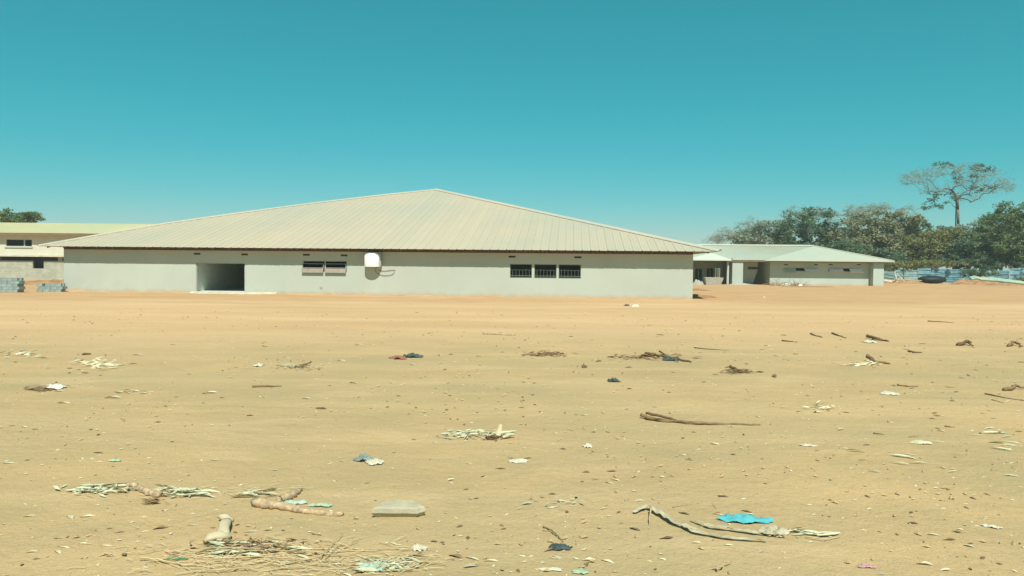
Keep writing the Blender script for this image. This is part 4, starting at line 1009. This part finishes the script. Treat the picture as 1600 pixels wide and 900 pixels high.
cloth('plastic_scrap', 918, 697, 14, .12, 5, 'paper', 'small bright white scrap right of centre', 'scrap', 23)
cloth('plastic_scrap', 1359, 535, 18, .4, 4, 'paper', 'white scrap beside dark twigs at the right', 'scrap', 24)
cloth('plastic_scrap', 1390, 617, 30, .30, 4, 'paper', 'pale scrap at the right below the dark twigs', 'scrap', 25)
cloth('plastic_scrap', 1550, 820, 28, .06, 4, 'paper', 'long white scrap near the lower right edge', 'scrap', 26, -.5)
cloth('plastic_scrap', 1262, 697, 26, .10, 3, 'paper', 'narrow white scrap right of the long dark stick', 'scrap', 27)
cloth('plastic_scrap', 1440, 696, 34, .10, 4, 'husk', 'cream scrap at right of the narrow white one', 'scrap', 28)
cloth('plastic_scrap', 404, 573, 14, .3, 4, 'paper', 'small white scrap on the left mid ground', 'scrap', 29)
cloth('stone', 88, 606, 26, .3, 8, 'whitebit', 'pale stone on the far left heap', 'stone', 31)
mound(994, 479.5, 18, 6, 'white stone before the right part of the house wall', 'whitebit', 32, .25, 'stone', 'stone')
cloth('stone', 979, 478, 8, .4, 3, 'ragdark', 'dark flat scrap touching the white stone by the house', 'scrap', 33)
cloth('tin', 959, 597, 18, .16, 7, 'ragdark', 'small dark curled scrap at centre right', 'scrap', 34)
cloth('clod', 913, 574, 9, .12, 6, 'stick', 'small dark clod left of the curled scrap', 'clod', 35)
cloth('clod', 1210, 590, 8, .12, 5, 'stick', 'small dark clod right of centre', 'clod', 36)
tangle('leaf_heap', 850, 556, 60, 5, 54, 'leaf_brown', 'low brown heap of leaves before the house', 'leaf heap', 37)
tangle('leaf_heap', 1010, 559, 90, 5, 81, 'leaf_brown', 'long brown heap of leaves right of the first heap', 'leaf heap', 38)
tangle('leaf_heap', 1150, 581, 50, 5, 45, 'leaf_brown', 'small brown heap of leaves by the dark sticks', 'leaf heap', 39)
tangle('leaf_heap', 1345, 570, 60, 4, 54, 'leaf_tan', 'pale flat heap of leaves left of the forked twig', 'leaf heap', 40)
tangle('leaf_heap', 65, 609, 44, 4, 39, 'leaf_brown', 'brown leaf heap beside the pale stone', 'leaf heap', 41)
cloth('rag', 1048, 563, 26, .25, 7, 'ragdark', 'black scrap on the long brown heap', 'rag', 42)
cloth('green_leaf', 275, 874, 38, .035, 3, 'greenleaf', 'fresh green leaf left of the bottom straw', 'leaf', 43, .05, .1)
cloth('brown_leaf', 270, 866, 18, .03, 3, 'leaf_brown', 'reddish brown leaf above the green leaf', 'leaf', 44, .1)
# torn sack strips
st = empty('sack_strip', at(1060, 825)); tag(st, 'long twisted dirty grey sack strip curving across the lower right sand', 'sack strip')
def strip(pix, wm, mat, seed, parent, hs, name='strip'):
    random.seed(seed); P = [at(*q) for q in pix]; pts = []; m_ = len(P)
    N = 26; vs = []; base = parent.location
    for i in range(N+1):
        t = i/N*(m_-1); k = min(int(t), m_-2); q = P[k].lerp(P[k+1], t-k); h = np.interp(i/N, np.linspace(0, 1, len(hs)), hs)
        q.z = ground_h(q.x, q.y)
        d = (P[k+1]-P[k]).normalized(); s = Vector((-d.y, d.x, 0)); w_ = wm*.62*(.55+.45*math.sin(math.pi*i/N))*(1+random.uniform(-.2, .2)); tw = .35*math.sin(i*.6+seed)
        for u in (-1, -.5, 0, .5, 1):
            v = q + s*u*w_/2 + Vector((0, 0, .008+h*(1-.3*u*u)*(1+.35*math.sin(i*1.7+u*2))+tw*u*w_*.3*(1 if h > .01 else .3)+abs(u)*.006))
            vs.append(v-base)
    return MB().add(vs, [(5*i+k, 5*i+5+k, 5*i+6+k, 5*i+1+k) for i in range(N) for k in range(4)]).build(name, M[mat], parent, True)
strip([(990, 806), (1012, 799), (1035, 812), (1058, 826), (1090, 834)], .09, 'sack', 1, st, [.01, .04, .04, .025, .01], 'twisted_end')
strip([(1060, 826), (1085, 838), (1130, 846), (1198, 850)], .07, 'sack', 2, st, [.02, .022, .022, .012, .018], 'long_strip')
strip([(1080, 819), (1110, 831), (1165, 836), (1228, 843)], .06, 'sack', 3, st, [.02, .03, .02, .02], 'short_strip')
stick('stalk', [(1017, 806), (1013, 828)], .008, 'stalk', 'short pale stalk standing across the twisted sack end', 'stalk', [.06, .0], seed=1)
# sticks and twigs, hand placed
SG = 'dark sticks and twigs on the open ground'
SP = [([(1001, 650), (1030, 656), (1080, 661), (1130, 663), (1188, 664)], .026, 'stick', 'long dark curved stick lying right of centre', [.03, .0, .02, .0, 0]),
      ([(1010, 649), (1045, 654), (1070, 659)], .02, 'stick', 'short dark stick lying on the left end of the long stick', [.05, .02, .0]),
      ([(1352, 563), (1366, 567), (1390, 569)], .045, 'stick', 'dark forked twig on the right of the open ground', [.08, .02, 0]),
      ([(1356, 530), (1372, 533), (1388, 534)], .05, 'stick', 'dark twig beside the white scrap at right', [.05, 0]),
      ([(1418, 549), (1428, 552), (1440, 551.5)], .03, 'stick', 'thin curved twig right of the white scrap', None),
      ([(1500, 541), (1512, 538), (1520, 541)], .05, 'stick', 'short thick twig between the curved twig and the right edge', [0, .08, 0]),
      ([(1574, 542), (1586, 539.5), (1598, 542)], .05, 'stick', 'dark crooked twig at the right edge', [0, .08, 0]),
      ([(1572, 611), (1585, 608), (1602, 609)], .035, 'stick', 'dark stick at the right edge above the thin twigs', [0, .05, .02]),
      ([(1402, 603), (1420, 605), (1434, 604.5)], .018, 'stick', 'thin brown twig left of the edge stick', None),
      ([(1540, 617), (1570, 623), (1600, 627)], .012, 'stick', 'thin long twig under the edge stick', None),
      ([(1550, 625), (1568, 630)], .010, 'stick', 'short thin twig below the long thin twig', None),
      ([(1222, 533), (1240, 534.5)], .03, 'stick', 'small dark twig upper right of centre', None),
      ([(1265, 523), (1285, 528)], .03, 'stick', 'slanted small twig beyond the right heaps', None),
      ([(1300, 523), (1322, 529)], .03, 'stick', 'second slanted small twig beyond the right heaps', None),
      ([(1450, 502), (1490, 504.5)], .03, 'stick', 'long faint twig far right near the road band', None),
      ([(755, 522.5), (805, 524)], .05, 'log', 'long brown stick far off before the house', None),
      ([(850, 556), (880, 555)], .03, 'stick', 'dark stick on the first brown heap', [.03, .03]),
      ([(1010, 558), (1040, 561), (1080, 566)], .035, 'stick', 'dark stick lying on the long brown heap', [.05, .05, 0]),
      ([(1030, 556), (1060, 567)], .02, 'stick', 'thin dark stick crossing the long brown heap', [.08, .02]),
      ([(1140, 576), (1160, 582), (1170, 583)], .03, 'stick', 'dark stick on the small brown heap', [.04, 0]),
      ([(848, 824), (862, 833), (874, 843), (880, 849)], .006, 'stick', 'thin crooked twig above the dark teal rag', [0, .02, .01, 0]),
      ([(1478, 666), (1492, 667)], .012, 'stick', 'tiny twig at right among scattered husks', None),
      ([(1366, 680), (1382, 681)], .012, 'stick', 'tiny twig among the husks left of the others', None),
      ([(395, 606), (440, 604)], .02, 'stick', 'faint twig on the left mid ground', None),
      ([(460, 577), (486, 572)], .03, 'stick', 'small brown twig left of centre mid ground', [0, .05]),
      ([(130, 556), (142, 555)], .03, 'stick', 'small twig far left mid ground', None),
      ([(1085, 545), (1140, 548)], .015, 'stick', 'thin pale brown twig beyond the long heap', None)]
for i, (pix, rad, mt, lab, lf) in enumerate(SP): stick('twig' if rad < .025 else 'stick', pix, rad, mt, lab, 'stick', lf, SG, seed=50+i, wig=.25)
# straw stalks at the bottom
KG = 'pale stalks in the bottom straw'
KP = [([(219, 876), (245, 879), (290, 886), (330, 888)], .012, 'long bent stalk at the left end of the straw'), ([(228, 866), (262, 860), (282, 855)], .006, 'thin stalk slanting up at the left of the straw'),
      ([(330, 862), (420, 866), (505, 870), (580, 876)], .010, 'longest pale stalk running across the straw'), ([(330, 880), (400, 877), (480, 879), (560, 880)], .009, 'long stalk parallel to the longest one and nearer'),
      ([(415, 868), (425, 862), (500, 862), (590, 863)], .009, 'long stalk just behind the longest one'), ([(495, 880), (515, 862), (536, 840)], .008, 'stalk crossing upward in the middle of the straw'),
      ([(500, 882), (528, 858), (545, 848)], .006, 'thinner stalk beside the crossing one'), ([(538, 860), (560, 850)], .006, 'short upward stalk right of the crossing pair'),
      ([(560, 862), (620, 860), (680, 862)], .006, 'thin stalk running right out of the straw'), ([(440, 884), (495, 879), (500, 878)], .008, 'short stalk low in the middle of the straw'),
      ([(375, 862), (340, 872)], .008, 'short stalk behind the green leaf'), ([(380, 768), (420, 765)], .006, 'pale stalk behind the forked log'), ([(365, 778), (395, 770), (424, 766)], .006, 'second pale stalk behind the forked log'),
      ([(1050, 798), (1085, 792)], .006, 'pale stalk above the sack strip'), ([(1245, 833), (1280, 832)], .007, 'pale stalk right of the sack scrap'), ([(1258, 843), (1290, 848), (1312, 842)], .008, 'bent brown stalk right of the sack scrap'),
      ([(1120, 900), (1143, 887)], .012, 'pale stalk standing out at the bottom edge'), ([(1120, 580+220), (1112, 790)], .005, 'short thin stalk above the turquoise cloth'), ([(630, 877), (664, 875)], .007, 'pale stalk right of the pale teal scrap'),
      ([(640, 893), (662, 888)], .007, 'pale stalk at the lower right of the straw'), ([(300, 895), (345, 897), (390, 893)], .008, 'pale stalk along the bottom edge'), ([(420, 893), (470, 890), (520, 896)], .007, 'second pale stalk along the bottom edge')]
for i, (pix, rad, lab) in enumerate(KP): stick('stalk', pix, rad*.62, 'stalk', lab, 'stalk', [random.uniform(0, .03), random.uniform(.01, .04), random.uniform(0, .03)], KG, seed=90+i, wig=.3, n=5)
# fine straw, many tiny pieces
random.seed(77); m_ = MB()
for _ in range(460):
    x = random.gauss(410, 95); y = random.gauss(875, 14)
    if random.random() < .25: x = random.gauss(610, 40); y = random.gauss(880, 12)
    q_ = random.random()
    if q_ < .14: x = random.uniform(130, 480); y = random.gauss(770, 6)
    elif q_ < .2: x = random.gauss(745, 30); y = random.gauss(680, 4)
    y = min(max(y, 660), 915); p = at(x, y, .006+random.random()*.02); a = random.gauss(0, .5); L_ = random.uniform(.03, .14)
    d = Vector((math.cos(a), math.sin(a), random.uniform(-.08, .12)))*L_; m_.tube([p-d/2, p+Vector((0, 0, .005)), p+d/2], [.0022, .0026, .0015], 3)
o = m_.build('straw_litter', M['stalk']); tag(o, 'fine broken straw strewn among the stalks', kind='stuff')
# scattered single dry leaves
LG = 'single dry leaves scattered over the open ground'
lt = [husk_mesh('dry_leaf', 1, .38+.06*(i % 3), M['leaf_tan'], 200+i, .3, .9) for i in range(8)]
ld = [husk_mesh('dry_leaf', 1, .40, M['leaf_brown'], 300+i, .5, 1.0) for i in range(5)]
random.seed(31); cntl = 0
while cntl < 210:
    x = random.uniform(0, 1600); y = 520+380*random.random()**1.25
    if noise.noise(Vector((x*.006, y*.014, 4))) < -.12 and random.random() < .7: continue
    s = sc_at(y, x); drk = random.random() < .33
    o = bpy.data.objects.new('dry_leaf', random.choice(ld if drk else lt)); col.objects.link(o)
    L_ = random.uniform(.045, .12)*(1.0 if y > 640 else random.uniform(1.2, 2.4)); o.scale = (L_, L_*random.uniform(.4, 1), L_*random.uniform(.3, .8)); put(o, x, y, random.uniform(-.7, .7))
    tag(o, 'small curled dead brown leaf lying singly on the sand' if drk else 'small pale dry leaf lying singly on the sand', 'leaf', 'single brown leaves scattered over the ground' if drk else LG); cntl += 1
# leaf crumbs and pebbles nobody could count
def crumbs(name, n, mat, label, seed, smin, smax, flat, far=34):
    r = np.random.default_rng(seed); V = []; Fc = []
    for _ in range(n):
        y = 4.2+(far-4.2)*r.random()**1.5; x = (r.random()*2-1)*y*.78
        if noise.noise(Vector((x*.45, y*.3, 2.0+seed*.1))) < -.05 and r.random() < .75: continue
        z = ground_h(x, y); L_ = smin+(smax-smin)*r.random()**2.2; L_ *= (1+y/22); a = r.random()*6.28; b_ = len(V)
        c, s = math.cos(a)*L_, math.sin(a)*L_; t = .45*L_; up = flat*L_
        V += [(x-c, y-s, z+.001), (x+s*.45, y-c*.45, z+up*.4), (x+c, y+s, z+up*r.random()), (x-s*.45, y+c*.45, z+up*.4), (x, y, z+up)]
        Fc += [(b_, b_+1, b_+4), (b_+1, b_+2, b_+4), (b_+2, b_+3, b_+4), (b_+3, b_, b_+4)]
    o = MB(); o.v = V; o.f = Fc; ob = o.build(name, M[mat]); tag(ob, label, kind='stuff')
crumbs('leaf_crumbs', 4200, 'leaf_tan', 'pale crumbs of dry leaf strewn over the sand', 1, .006, .026, .35)
crumbs('bark_crumbs', 1400, 'leaf_brown', 'dark crumbs of bark and leaf strewn over the sand', 2, .006, .035, .4)
crumbs('clods', 4200, 'ground', 'small earth clods and pebbles on the sand', 3, .006, .030, .8)

# ------------------------------------------------------------------ thin dusty air over the site
hm = bpy.data.materials.new('dusty air'); hm.use_nodes = True; nt = hm.node_tree; nt.nodes.clear()
ho_ = nt.nodes.new('ShaderNodeOutputMaterial'); hv = nt.nodes.new('ShaderNodeVolumePrincipled')
hv.inputs['Density'].default_value = 0.0005; hv.inputs['Color'].default_value = (0.80, 0.90, 0.86, 1)
nt.links.new(hv.outputs[0], ho_.inputs['Volume'])
hz = MB().box(-640, 640, -220, 830, -1.3, 30).build('haze', hm); tag(hz, 'thin pale dusty air over the whole site', kind='stuff')
